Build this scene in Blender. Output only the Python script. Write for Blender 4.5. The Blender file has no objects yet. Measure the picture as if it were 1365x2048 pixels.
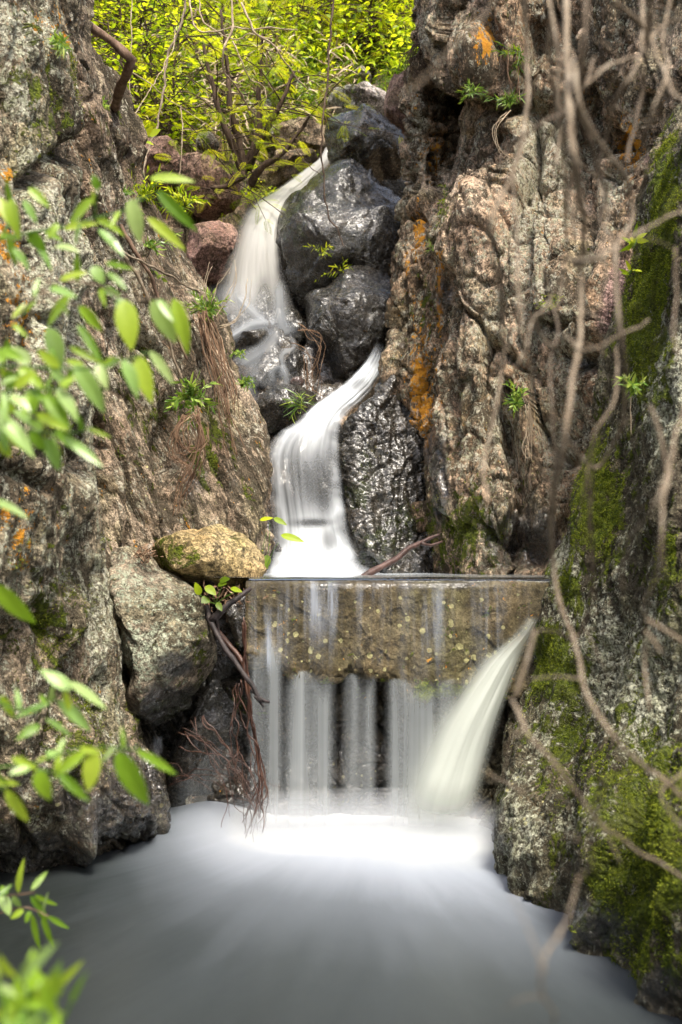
import bpy, bmesh, math, random
import numpy as np
from concurrent.futures import ThreadPoolExecutor
random.seed(7)
RNG = np.random.default_rng(11)
F_, CX, HY = 2000.0, 682.5, 1125.0
scene = bpy.context.scene
COL = scene.collection
WO = {}
WATER_Z, POOL_Z = -0.0675, -1.2

def P3(px, py, D):
    return np.array([(px - CX) * D / F_, D, (HY - py) * D / F_])
def unproj(A):
    A = np.asarray(A, float)
    D = A[..., 2]
    return np.stack([(A[..., 0] - CX) * D / F_, D, (HY - A[..., 1]) * D / F_], -1)
def pix(P):
    D = np.maximum(P[..., 1], 0.05)
    return P[..., 0] * F_ / D + CX, HY - P[..., 2] * F_ / D

# ------------------------------------------------------------- noise
def _h(ix, iy, iz, s):
    n = (ix.astype(np.uint32) * np.uint32(374761393) + iy.astype(np.uint32) * np.uint32(668265263)
         + iz.astype(np.uint32) * np.uint32(2147483647) + np.uint32((s * 974634777) & 0xffffffff))
    n = (n ^ (n >> np.uint32(13))) * np.uint32(1274126177)
    n = (n ^ (n >> np.uint32(16))) * np.uint32(2246822519)
    return n ^ (n >> np.uint32(13))
def _r(n):
    return n.astype(np.float32) * np.float32(1 / 4294967295.0)
_G = np.array([[1,1,0],[-1,1,0],[1,-1,0],[-1,-1,0],[1,0,1],[-1,0,1],[1,0,-1],[-1,0,-1],[0,1,1],[0,-1,1],[0,1,-1],[0,-1,-1]], np.float32)
def _perlin(P, s):
    i = np.floor(P).astype(np.int32); f = (P - i).astype(np.float32)
    u = f * f * f * (f * (f * 6 - 15) + 10)
    out = 0
    for dx in (0, 1):
        for dy in (0, 1):
            for dz in (0, 1):
                g = _G[_h(i[:, 0] + dx, i[:, 1] + dy, i[:, 2] + dz, s) % np.uint32(12)]
                d = g[:, 0] * (f[:, 0] - dx) + g[:, 1] * (f[:, 1] - dy) + g[:, 2] * (f[:, 2] - dz)
                w = (u[:, 0] if dx else 1 - u[:, 0]) * (u[:, 1] if dy else 1 - u[:, 1]) * (u[:, 2] if dz else 1 - u[:, 2])
                out = out + w * d
    return out
def _par(fn, P, *a):
    P = np.ascontiguousarray(P.reshape(-1, 3))
    if len(P) < 20000: return fn(P, *a)
    ch = np.array_split(P, max(4, len(P) // 30000))
    with ThreadPoolExecutor(4) as ex:
        r = list(ex.map(lambda c: fn(c, *a), ch))
    return np.concatenate(r)
def perlin(P, s=0): return _par(_perlin, P, s)
def fbm(P, o=5, s=0, g=0.5):
    a, t, o_ = 1.0, 0, 0
    for k in range(o):
        t = t + a * perlin(P * (2.03 ** k) + k * 17.3, s + k); o_ += a; a *= g
    return t / o_
def ridged(P, o=4, s=0, g=0.55):
    a, t, o_ = 1.0, 0, 0
    for k in range(o):
        t = t + a * (1 - np.abs(perlin(P * (2.07 ** k) + k * 9.1, s + k)) * 2.2); o_ += a; a *= g
    return t / o_
def _facet(P, s):
    i = np.floor(P).astype(np.int32)
    f1 = np.full(len(P), 9., np.float32); f2 = f1.copy(); val = np.zeros(len(P), np.float32)
    for dx in (-1, 0, 1):
        for dy in (-1, 0, 1):
            for dz in (-1, 0, 1):
                a, b, c = i[:, 0] + dx, i[:, 1] + dy, i[:, 2] + dz
                h1 = _h(a, b, c, s); h2 = _h(a, b, c, s + 5); h3 = _h(a, b, c, s + 11)
                q = np.stack([a + _r(h1), b + _r(h2), c + _r(h3)], 1)
                v = (P - q).astype(np.float32)
                d = (v * v).sum(1)
                h4 = _h(a, b, c, s + 23); h5 = _h(a, b, c, s + 31)
                vv = (_r(h4) - .5) + (v[:, 0] * (_r(h5) - .5) + v[:, 1] * (_r(h5 * np.uint32(77773)) - .5) + v[:, 2] * (_r(h4 * np.uint32(99991)) - .5)) * 2.0
                m = d < f1
                f2 = np.where(m, f1, np.minimum(f2, d)); val = np.where(m, vv, val); f1 = np.where(m, d, f1)
    return np.stack([val, np.sqrt(f2) - np.sqrt(f1)], 1)
def facet(P, s=0):
    r = _par(_facet, P, s)
    return r[:, 0], r[:, 1]
def sstep(a, b, x):
    t = np.clip((x - a) / (b - a), 0, 1); return t * t * (3 - 2 * t)

def rock_disp(P, seed=0, amp=1., st=(1, 1, 1), big=.10, blk=(.45, .08), blk2=(.15, .03), crack=.03, fine=.012, rid=.02, shear=0., cw=.06):
    P0 = P.reshape(-1, 3); Q = P0.copy(); Q[:, 0] = Q[:, 0] + shear * Q[:, 2]; Q = Q * np.array(st)
    Q = Q + 0.10 * np.stack([perlin(Q * 2.2, seed + 40), perlin(Q * 2.2 + 9, seed + 41), perlin(Q * 2.2 + 19, seed + 42)], 1) \
          + 0.025 * np.stack([perlin(Q * 9, seed + 43), perlin(Q * 9 + 9, seed + 44), perlin(Q * 9 + 19, seed + 45)], 1)
    d = big * fbm(Q * 1.1, 3, seed) * 2
    v, e = facet(Q / blk[0], seed + 3)
    d = d + blk[1] * v - crack * np.exp(-(e / cw) ** 2)
    v, e = facet(Q / blk2[0], seed + 9)
    d = d + blk2[1] * v - crack * .35 * np.exp(-(e / .10) ** 2)
    d = d + rid * (ridged(Q * 4.5, 4, seed + 20) - .5)
    d = d + fine * (fbm(P0 * 11, 4, seed + 30, .68) * 2 + .6 * (ridged(P0 * 19 * np.array([1, 1, .6]), 2, seed + 33) - .5))
    return amp * d

# ------------------------------------------------------------- mesh helpers
def link(o, parent=None):
    COL.objects.link(o)
    if parent is not None: o.parent = parent
    return o
def tag(o, label=None, cat=None, group=None, kind=None):
    if label: o['label'] = label
    if cat: o['category'] = cat
    if group: o['group'] = group
    if kind: o['kind'] = kind
    return o
def empty(name, loc):
    o = bpy.data.objects.new(name, None); o.location = loc; o.empty_display_size = .05
    WO[o.name] = np.array(loc, float)
    return link(o)
def mk(name, V, F, mat, parent=None, attrs=None, smooth=True, origin=None):
    V = np.asarray(V, np.float32).reshape(-1, 3)
    if not isinstance(F, (list, tuple)): F = [F]
    F = [np.asarray(f, np.int32) for f in F if len(f)]
    if parent is not None: org = WO[parent.name]
    elif origin is not None: org = np.array(origin)
    else: org = np.array([V[:, 0].mean(), V[:, 1].mean(), V[:, 2].min()])
    me = bpy.data.meshes.new(name)
    me.vertices.add(len(V)); me.vertices.foreach_set('co', (V - org).astype(np.float32).ravel())
    loops = np.concatenate([f.ravel() for f in F]); sizes = np.concatenate([np.full(len(f), f.shape[1], np.int32) for f in F])
    me.loops.add(len(loops)); me.loops.foreach_set('vertex_index', loops)
    me.polygons.add(len(sizes))
    me.polygons.foreach_set('loop_start', np.concatenate([[0], np.cumsum(sizes)[:-1]]).astype(np.int32))
    try: me.polygons.foreach_set('loop_total', sizes)
    except Exception: pass
    me.polygons.foreach_set('use_smooth', np.full(len(sizes), smooth))
    for k, a in (attrs or {}).items():
        at = me.attributes.new(k, 'FLOAT', 'POINT'); at.data.foreach_set('value', np.asarray(a, np.float32).ravel())
    me.update(calc_edges=True); me.validate()
    me.materials.append(mat)
    o = bpy.data.objects.new(name, me)
    link(o, parent)
    if parent is None: o.location = org
    WO[o.name] = np.array(org, float)
    return o
def gridF(nv, nu):
    i = np.arange(nv * nu).reshape(nv, nu)
    return np.stack([i[:-1, :-1], i[:-1, 1:], i[1:, 1:], i[1:, :-1]], -1).reshape(-1, 4)
def cat_rom(C, n, axis=0):
    """resample control array along axis to n points with an arclength-like parameter"""
    C = np.moveaxis(np.asarray(C, float), axis, 0); K = len(C)
    if K == 2:
        t = np.linspace(0, 1, n).reshape((-1,) + (1,) * (C.ndim - 1))
        return np.moveaxis(C[0] * (1 - t) + C[1] * t, 0, axis)
    d = np.sqrt(((C[1:] - C[:-1]) ** 2).sum(-1)); d = d.reshape(K - 1, -1).mean(1) + 1e-6
    s = np.concatenate([[0], np.cumsum(d)]); x = np.interp(np.linspace(0, s[-1], n), s, np.arange(K))
    i = np.clip(np.floor(x).astype(int), 0, K - 2); t = (x - i).reshape((-1,) + (1,) * (C.ndim - 1))
    p0, p1, p2, p3 = C[np.maximum(i - 1, 0)], C[i], C[i + 1], C[np.minimum(i + 2, K - 1)]
    r = .5 * (2 * p1 + (p2 - p0) * t + (2 * p0 - 5 * p1 + 4 * p2 - p3) * t ** 2 + (3 * p1 - p0 - 3 * p2 + p3) * t ** 3)
    return np.moveaxis(r, 0, axis)
def normals(G):
    du = np.gradient(G, axis=1); dv = np.gradient(G, axis=0)
    n = np.cross(du, dv); n /= np.linalg.norm(n, axis=-1, keepdims=True) + 1e-9
    return n
def sheet(rows, nu, nv):
    """rows of (px,py,D) control points -> world grid nv x nu and normals facing the camera"""
    W = unproj(np.array(rows, float))
    G = cat_rom(cat_rom(W, nv, 0), nu, 1)
    n = normals(G)
    m = (n * -G).sum(-1)
    if np.median(m) < 0: n = -n
    return G, n
def paint(P, blobs, base=0.):
    x, y = pix(P.reshape(-1, 3)); r = np.full(len(x), float(base))
    for (bx, by, rx, ry, v) in blobs:
        r = np.maximum(r, v * np.exp(-((x - bx) / rx) ** 2 - ((y - by) / ry) ** 2))
    return r
def rock_sheet(name, rows, nu, nv, mat, seed, label=None, parent=None, kind=None, cat=None, attrs=None, mod=None, **kw):
    G, n = sheet(rows, nu, nv)
    d = rock_disp(G, seed, **kw).reshape(G.shape[:2] + (1,))
    if mod is not None: d = d + mod(G)[..., None]
    V = (G + n * d).reshape(-1, 3)
    at = {k: (paint(V, *v) if isinstance(v, tuple) else v(V)) for k, v in (attrs or {}).items()}
    o = mk(name, V, gridF(nv, nu), mat, parent, at)
    if label or kind: tag(o, label, cat, None, kind)
    return o
_ico = {}
def ico(sub):
    if sub not in _ico:
        bm = bmesh.new(); bmesh.ops.create_icosphere(bm, subdivisions=sub, radius=1)
        V = np.array([v.co[:] for v in bm.verts]); F = np.array([[v.index for v in f.verts] for f in bm.faces]); bm.free()
        _ico[sub] = (V / np.linalg.norm(V, axis=1, keepdims=True), F)
    return _ico[sub]
def boulder_geo(poly, D, thick, seed, sub=6, cuts=9, p=.72, amp=.3, tilt=0., **kw):
    """poly: outline in px, D centre depth; a closed solid of real thickness `thick` (half, metres)"""
    U, Fc = ico(sub)
    poly = np.array(poly, float); c = poly.mean(0)
    C = P3(c[0], c[1], D)
    th = np.arctan2(-(poly[:, 1] - c[1]), poly[:, 0] - c[0]); rr = np.hypot(poly[:, 0] - c[0], poly[:, 1] - c[1]) * D / F_
    o = np.argsort(th); th, rr = th[o], rr[o] * (1.14 if cuts >= 14 and D > 7.5 else 1.)
    a = np.arctan2(U[:, 2], U[:, 0])
    r = np.interp(a, np.concatenate([th - 2 * np.pi, th, th + 2 * np.pi]), np.tile(rr, 3))
    rho = np.hypot(U[:, 0], U[:, 2]); X = U.copy()
    rng = np.random.default_rng(seed)
    s = np.maximum(rho, 1e-6) ** (p - 1)
    X[:, 0] *= s; X[:, 2] *= s
    X[:, 1] = np.sign(U[:, 1]) * np.abs(U[:, 1]) ** .8
    for k in range(cuts):
        nn = rng.normal(size=3); nn[1] = -abs(nn[1]) - .25; nn /= np.linalg.norm(nn)
        h = rng.uniform(.62, .86); q = X @ nn - h
        X = X - np.where(q > 0, q * .93, 0)[:, None] * nn
    V = np.stack([C[0] + X[:, 0] * r, C[1] + X[:, 1] * thick + tilt * X[:, 2] * r, C[2] + X[:, 2] * r], 1)
    N = V - C; N[:, 1] *= (r.mean() / max(thick, 1e-3)); N /= np.linalg.norm(N, axis=1, keepdims=True) + 1e-9
    k = dict(big=.05, blk=(.3, .06), blk2=(.1, .025), crack=.02, fine=.012, rid=.02); k.update(kw)
    V = V + N * rock_disp(V, seed, amp, **k)[:, None]
    return V, Fc
def boulder(name, poly, D, thick, mat, seed, label, attrs=None, parent=None, group=None, kind=None, **kw):
    V, Fc = boulder_geo(poly, D, thick, seed, **kw)
    at = {k: paint(V, *v) for k, v in (attrs or {}).items()}
    o = mk(name, V, Fc, mat, parent, at)
    tag(o, label, 'rock' if parent is None and not kind else None, group, kind)
    return o

def tube(pts, rad, n=6, step=None, wob=0., seed=0):
    """pts Kx3 world, rad K -> verts, faces (closed ends)"""
    pts = np.asarray(pts, float); rad = np.broadcast_to(np.asarray(rad, float), (len(pts),))
    L = np.linalg.norm(np.diff(pts, axis=0), axis=1).sum()
    m = max(4, int(L / (step or max(rad.mean() * 2.5, .006))))
    m = min(m, 160)
    C = cat_rom(np.concatenate([pts, rad[:, None]], 1), m)
    X, R = C[:, :3], np.maximum(C[:, 3], 1e-4)
    if wob: X = X + wob * np.stack([fbm(X * 6 + 3, 3, seed), fbm(X * 6 + 33, 3, seed + 1), fbm(X * 6 + 63, 3, seed + 2)], 1)
    T = np.gradient(X, axis=0); T /= np.linalg.norm(T, axis=1, keepdims=True) + 1e-9
    up = np.array([.31, .9, .22]) ; A = np.cross(T, up); A /= np.linalg.norm(A, axis=1, keepdims=True) + 1e-9
    B = np.cross(T, A)
    R = R * (1 + .18 * perlin(X * 25 + 5, seed) * 2)
    t = np.linspace(0, 2 * np.pi, n, endpoint=False)
    V = X[:, None] + R[:, None, None] * (np.cos(t)[None, :, None] * A[:, None] + np.sin(t)[None, :, None] * B[:, None])
    i = np.arange(m * n).reshape(m, n); j = np.roll(i, -1, 1)
    F = np.stack([i[:-1], j[:-1], j[1:], i[1:]], -1).reshape(-1, 4)
    V = np.concatenate([V.reshape(-1, 3), X[:1], X[-1:]]); k = m * n
    T1 = np.stack([np.full(n, k), j[0], i[0]], 1); T2 = np.stack([np.full(n, k + 1), i[-1], j[-1]], 1)
    return V, F, np.concatenate([T1, T2])
class MB:
    def __init__(s): s.V, s.Q, s.T, s.A, s.n = [], [], [], [], 0
    def add(s, V, Q=None, T=None, a=0.):
        if Q is not None and len(Q): s.Q.append(np.asarray(Q) + s.n)
        if T is not None and len(T): s.T.append(np.asarray(T) + s.n)
        s.V.append(V); s.A.append(np.broadcast_to(np.asarray(a, float), (len(V),))); s.n += len(V); return s
    def tube(s, pts, rad, n=6, a=0., **k):
        V, Q, T = tube(pts, rad, n, **k); return s.add(V, Q, T, a)
    def build(s, name, mat, parent=None, origin=None, extra=None):
        F = []
        if s.Q: F.append(np.concatenate(s.Q))
        if s.T: F.append(np.concatenate(s.T))
        at = {'rnd': np.concatenate(s.A)}
        return mk(name, np.concatenate(s.V), F, mat, parent, at, origin=origin)
def leaf_tpl(nl=5, nw=1, w=.42, droop=.18, fold=.12, tip=1.25):
    t = np.linspace(0, 1, nl + 1); s = np.linspace(-1, 1, 2 * nw + 1)
    W = w * .5 * (t ** .6 * (1 - t) ** .92) / .5085; W[-1] = .004; W[0] = .012
    X = np.repeat(t[:, None], len(s), 1); Y = W[:, None] * s[None]; Z = -droop * X ** 2 + fold * np.abs(Y) * 1.4 - fold * .4 * (s[None] ** 2) * W[:, None]
    return np.stack([X, Y, Z], -1).reshape(-1, 3), gridF(nl + 1, 2 * nw + 1)
def frond_tpl(n=11, w=.30):
    V, Q = [], []
    for k in range(n):
        t = .12 + .88 * k / n; l = w * math.sin(math.pi * (.12 + .83 * t)) ** .7
        for sg in (-1, 1):
            b = len(V); x0 = t; tipx = t + l * .35
            V += [(x0 - .003, 0, 0), (x0 + l * .16 - .012, sg * l * .5, .012), (tipx, sg * l, -.02), (x0 + l * .16 + .014, sg * l * .5, .012)]
            Q.append((b, b + 1, b + 2, b + 3))
    b = len(V); V += [(0, -.008, 0), (1, -.003, 0), (1, .003, 0), (0, .008, 0)]; Q.append((b, b + 1, b + 2, b + 3))
    V = np.array(V, float); V[:, 2] += -.22 * V[:, 0] ** 2
    return V, np.array(Q)
def frames(Xd, Nd):
    X = Xd / (np.linalg.norm(Xd, axis=1, keepdims=True) + 1e-9)
    Y = np.cross(Nd, X); Y /= np.linalg.norm(Y, axis=1, keepdims=True) + 1e-9
    return X, Y, np.cross(X, Y)
def scatter(tpl, pos, Xd, Nd, sc, wid=None):
    V, Q = tpl; X, Y, Z = frames(np.asarray(Xd, float), np.asarray(Nd, float))
    sc = np.broadcast_to(np.asarray(sc, float), (len(pos),)); wy = sc if wid is None else wid
    W = pos[:, None] + sc[:, None, None] * (V[None, :, :1] * X[:, None] + V[None, :, 2:] * Z[:, None]) + wy[:, None, None] * V[None, :, 1:2] * Y[:, None]
    F = (Q[None] + (np.arange(len(pos)) * len(V))[:, None, None]).reshape(-1, Q.shape[1])
    return W.reshape(-1, 3), F
# ------------------------------------------------------------- materials
class NT:
    def __init__(s, name):
        s.m = bpy.data.materials.new(name); s.m.use_nodes = True; s.t = s.m.node_tree; s.t.nodes.clear()
        s.out = s.n('ShaderNodeOutputMaterial')
    def n(s, typ, **k):
        nd = s.t.nodes.new(typ)
        for a, v in k.items():
            if hasattr(nd, a) and not isinstance(v, bpy.types.NodeSocket) and a not in nd.inputs: setattr(nd, a, v)
        return nd
    def put(s, sock, v):
        if isinstance(v, bpy.types.NodeSocket): s.t.links.new(v, sock)
        elif isinstance(v, (tuple, list)) and len(v) == 3 and sock.type == 'RGBA': sock.default_value = (*v, 1)
        else: sock.default_value = v
    def math(s, op, a, b=None, c=None, clamp=False):
        nd = s.n('ShaderNodeMath'); nd.operation = op; nd.use_clamp = clamp
        s.put(nd.inputs[0], a)
        if b is not None: s.put(nd.inputs[1], b)
        if c is not None: s.put(nd.inputs[2], c)
        return nd.outputs[0]
    def pos(s, sc=(1, 1, 1), off=(0, 0, 0), rot=0.):
        g = s.n('ShaderNodeNewGeometry'); mp = s.n('ShaderNodeMapping'); src = g.outputs['Position']
        if rot:
            m0 = s.n('ShaderNodeMapping'); m0.inputs['Rotation'].default_value = (0, rot, 0); s.t.links.new(src, m0.inputs[0]); src = m0.outputs[0]
        s.t.links.new(src, mp.inputs[0]); mp.inputs['Scale'].default_value = sc; mp.inputs['Location'].default_value = off
        return mp.outputs[0]
    def noise(s, vec, scale, detail=4, rough=.55, dist=0.):
        nd = s.n('ShaderNodeTexNoise'); s.put(nd.inputs['Vector'], vec)
        nd.inputs['Scale'].default_value = scale; nd.inputs['Detail'].default_value = detail
        nd.inputs['Roughness'].default_value = rough; nd.inputs['Distortion'].default_value = dist
        return nd.outputs[0]
    def vor(s, vec, scale, feature='F1', rnd=1.):
        nd = s.n('ShaderNodeTexVoronoi'); nd.feature = feature; s.put(nd.inputs['Vector'], vec); nd.inputs['Scale'].default_value = scale
        nd.inputs['Randomness'].default_value = rnd
        return nd
    def attr(s, name):
        nd = s.n('ShaderNodeAttribute'); nd.attribute_name = name; return nd.outputs['Fac']
    def ss(s, v, a, b, lo=0., hi=1.):
        nd = s.n('ShaderNodeMapRange'); nd.interpolation_type = 'SMOOTHSTEP'
        s.put(nd.inputs[0], v); s.put(nd.inputs[1], a); s.put(nd.inputs[2], b); s.put(nd.inputs[3], lo); s.put(nd.inputs[4], hi)
        return nd.outputs[0]
    def mix(s, f, a, b, mode='MIX'):
        nd = s.n('ShaderNodeMix'); nd.data_type = 'RGBA'; nd.blend_type = mode; nd.clamp_factor = True
        s.put(nd.inputs[0], f); s.put(nd.inputs[6], a); s.put(nd.inputs[7], b)
        return nd.outputs[2]
    def ramp(s, v, stops):
        nd = s.n('ShaderNodeValToRGB'); cr = nd.color_ramp
        while len(cr.elements) < len(stops): cr.elements.new(.5)
        for e, (p, c) in zip(cr.elements, stops): e.position = p; e.color = (*c, 1)
        s.put(nd.inputs[0], v); return nd.outputs[0]
    def bsdf(s, color, rough=.8, spec=.3, normal=None, **k):
        b = s.n('ShaderNodeBsdfPrincipled'); s.put(b.inputs['Base Color'], color); s.put(b.inputs['Roughness'], rough)
        s.put(b.inputs['Specular IOR Level'], spec)
        if normal is not None: s.put(b.inputs['Normal'], normal)
        for a, v in k.items(): s.put(b.inputs[a.replace('_', ' ')], v)
        return b.outputs[0]
    def bump(s, h, strength=.5, dist=.01, normal=None):
        b = s.n('ShaderNodeBump'); b.inputs['Strength'].default_value = strength; b.inputs['Distance'].default_value = dist
        s.put(b.inputs['Height'], h)
        if normal is not None: s.put(b.inputs['Normal'], normal)
        return b.outputs[0]
    def end(s, sh): s.t.links.new(sh, s.out.inputs[0]); return s.m

MOSS_D, MOSS_L = (.035, .055, .006), (.18, .23, .012)
def rock_mat(name, c=((.06, .045, .04), (.19, .13, .10), (.33, .24, .19)), st=(1, 1, 1), lst=None, lich=.0, lsc=9, lcol=(.50, .50, .38), lcol2=(.33, .37, .29),
             moss=0., orange=0., wet=0., sp=0., gsc=1., bump=1., off=0., spsc=38, spc=(.5, .46, .22), dk=0., coat=.9, cior=1.6, rot=0., grit=1.):
    s = NT(name); p = s.pos(st, (off, off * 2, off * 3), rot); pl = s.pos(lst or st, (off, 0, off), rot); pu = s.pos()
    n1 = s.noise(p, 1.7 * gsc, 6, .66, .3); n1b = s.noise(pu, 7 * gsc, 6, .72)
    m = s.math('ADD', s.math('MULTIPLY', n1, .6), s.math('MULTIPLY', n1b, .4))
    col = s.ramp(m, [(.36, c[0]), (.47, c[1]), (.58, c[2]), (.68, tuple(min(1, x * 1.25) for x in c[2]))])
    # mineral tint patches
    tint = s.noise(pu, 3.1, 4, .6)
    col = s.mix(s.ss(tint, .5, .62, 0, .45), col, s.mix(1., col, (1.10, .95, .88), 'MULTIPLY'))
    col = s.mix(s.ss(tint, .5, .36, 0, .45), col, s.mix(1., col, (.82, .95, .72), 'MULTIPLY'))
    g = s.noise(pu, 95, 2, .7); g2 = s.noise(p, 30, 4, .8)
    sc = s.math('MULTIPLY', s.ss(g, .36, .66, 1 - .40 * grit, 1 + .5 * grit), s.ss(g2, .38, .62, 1 - .48 * grit, 1 + .5 * grit))
    cc = s.n('ShaderNodeCombineColor')
    for i in range(3): s.put(cc.inputs[i], sc)
    col = s.mix(1., col, cc.outputs[0], 'MULTIPLY')
    # black crust lichen and dirt, with shapes of its own
    bn = s.math('ADD', s.math('MULTIPLY', s.noise(pl, 15, 5, .82, .4), .7), s.math('MULTIPLY', s.noise(pu, 2.9, 4, .6), .3))
    bm = s.ss(bn, (.5 + dk), (.545 + dk))
    col = s.mix(s.math('MULTIPLY', bm, .82), col, s.mix(g, (.022, .018, .012), (.075, .062, .04)))
    # pale lichen crust: patches within patches
    ln = s.math('ADD', s.math('MULTIPLY', s.noise(pl, lsc * 2.0, 5, .82, .5), .72), s.math('MULTIPLY', s.noise(pu, 2.6, 4, .6), .28))
    lt = s.math('ADD', ln, s.math('MULTIPLY', s.math('ADD', s.attr('lichen'), lich), .22))
    lm = s.math('MULTIPLY', s.ss(lt, .562, .585), s.ss(s.noise(pu, 55, 3, .75), .43, .53, .12, 1.))
    lc = s.mix(s.ss(s.noise(pu, 26, 5, .7), .4, .6), lcol, lcol2)
    lc = s.mix(s.ss(s.noise(pu, 130, 1, .8), .52, .64, 0, .65), lc, (.11, .10, .06))
    col = s.mix(s.math('MULTIPLY', lm, .93), col, lc)
    # round speckles
    vs = s.vor(s.pos((1, 1, 1), (3.3, 1.1, 7)), spsc)
    rr = s.n('ShaderNodeSeparateColor'); s.put(rr.inputs[0], vs.outputs['Color'])
    lim = s.math('MULTIPLY', s.math('SUBTRACT', rr.outputs[0], .55), s.math('MULTIPLY', s.math('ADD', s.attr('speck'), sp), 1.25))
    wob = s.math('ADD', vs.outputs['Distance'], s.math('MULTIPLY', s.math('SUBTRACT', s.noise(pu, 150, 2), .5), .25))
    spm = s.ss(s.math('SUBTRACT', lim, wob), -.01, .05)
    col = s.mix(s.math('MULTIPLY', spm, .75), col, s.mix(rr.outputs[1], spc, tuple(x * 1.35 for x in spc)))
    # orange lichen / iron
    on = s.math('ADD', s.noise(p, 22, 4, .8), s.math('MULTIPLY', s.math('ADD', s.attr('orange'), orange), .30))
    om = s.ss(on, .665, .69)
    col = s.mix(om, col, s.mix(s.noise(pu, 40, 4), (.55, .17, .015), (.46, .28, .03)))
    # moss
    mn = s.math('ADD', s.noise(p, 11, 5, .8, .5), s.math('MULTIPLY', s.math('ADD', s.attr('moss'), moss), .34))
    mm = s.ss(mn, .62, .67)
    mf = s.noise(pu, 70, 3, .75)
    mc = s.mix(s.ss(mf, .35, .65), MOSS_D, MOSS_L); mc = s.mix(s.ss(s.noise(pu, 9, 4), .4, .62), mc, (.09, .09, .012), 'MIX')
    mc2 = s.mix(.55, mc, s.mix(s.ss(mf, .35, .65), MOSS_D, MOSS_L))
    col = s.mix(s.math('MULTIPLY', mm, .92), col, mc2)
    pm = s.ss(s.math('ADD', s.attr('purple'), s.math('MULTIPLY', s.math('SUBTRACT', s.noise(pu, 6, 5, .7), .5), .8)), .42, .58)
    col = s.mix(s.math('MULTIPLY', pm, .85), col, s.mix(1., s.mix(s.ss(g, .4, .6), (.20, .12, .105), (.36, .235, .21)), cc.outputs[0], 'MULTIPLY'))
    # wetness
    w = s.math('ADD', s.attr('wet'), wet, clamp=True)
    wn = s.ss(s.math('ADD', w, s.math('MULTIPLY', s.math('SUBTRACT', s.noise(pu, 5, 6, .65), .5), .8)), .35, .65)
    col = s.mix(wn, col, s.mix(1., col, (.26, .26, .27), 'MULTIPLY'))
    dry = s.math('SUBTRACT', 1., wn)
    rough = s.math('ADD', s.math('MULTIPLY', dry, .62), s.ss(s.noise(pu, 40, 4), .3, .7, .16, .36))
    h = s.math('ADD', s.math('MULTIPLY', g, .35), s.math('ADD', g2, s.math('MULTIPLY', n1b, 1.6)))
    h = s.math('ADD', h, s.math('MULTIPLY', lm, .22)); h = s.math('ADD', h, s.math('MULTIPLY', mm, s.math('MULTIPLY', mf, 1.5)))
    nrm = s.bump(h, 1., .026 * bump)
    spec = s.math('ADD', s.math('MULTIPLY', wn, .2), .2)
    return s.end(s.bsdf(col, rough, spec, nrm, Coat_Weight=s.math('MULTIPLY', wn, coat), Coat_Roughness=.20, Coat_IOR=cior, Coat_Normal=s.bump(s.math('ADD', s.noise(pu, 19, 3, .62, .8), s.math('MULTIPLY', s.noise(pu, 60, 2, .6), .10)), 1., .014)))

def leaf_mat(name, dark, light, yel=None, trans=.42, rough=.42, spec=.35, nsc=3., coat=0.):
    s = NT(name); r = s.attr('rnd'); pu = s.pos()
    k = s.math('ADD', s.math('MULTIPLY', r, .62), s.math('MULTIPLY', s.noise(pu, nsc, 3), .5))
    col = s.ramp(k, [(.28, dark), (.55, light), (.85, yel or light)])
    col = s.mix(s.ss(s.noise(pu, 160, 3), .4, .7, 0, .25), col, s.mix(1., col, (.6, .7, .5), 'MULTIPLY'))
    b = s.bsdf(col, rough, spec)
    t = s.n('ShaderNodeBsdfTranslucent'); s.put(t.inputs[0], s.mix(1., col, (1.35, 1.3, .6), 'MULTIPLY'))
    mx = s.n('ShaderNodeMixShader'); mx.inputs[0].default_value = trans
    s.t.links.new(b, mx.inputs[1]); s.t.links.new(t.outputs[0], mx.inputs[2])
    return s.end(mx.outputs[0])
def bark_mat(name, a, b, c=None, sc=20, rough=.85, spec=.2):
    s = NT(name); pu = s.pos(); p = s.pos((1, 1, .25))
    n = s.noise(p, sc, 8, .7); col = s.ramp(n, [(.35, a), (.55, b), (.7, c or b)])
    g = s.noise(pu, 160, 4, .7)
    col = s.mix(s.ss(g, .4, .7, 0, .5), col, s.mix(1., col, (.55, .5, .45), 'MULTIPLY'))
    return s.end(s.bsdf(col, rough, spec, s.bump(s.math('ADD', n, s.math('MULTIPLY', g, .3)), .8, .006)))
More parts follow.
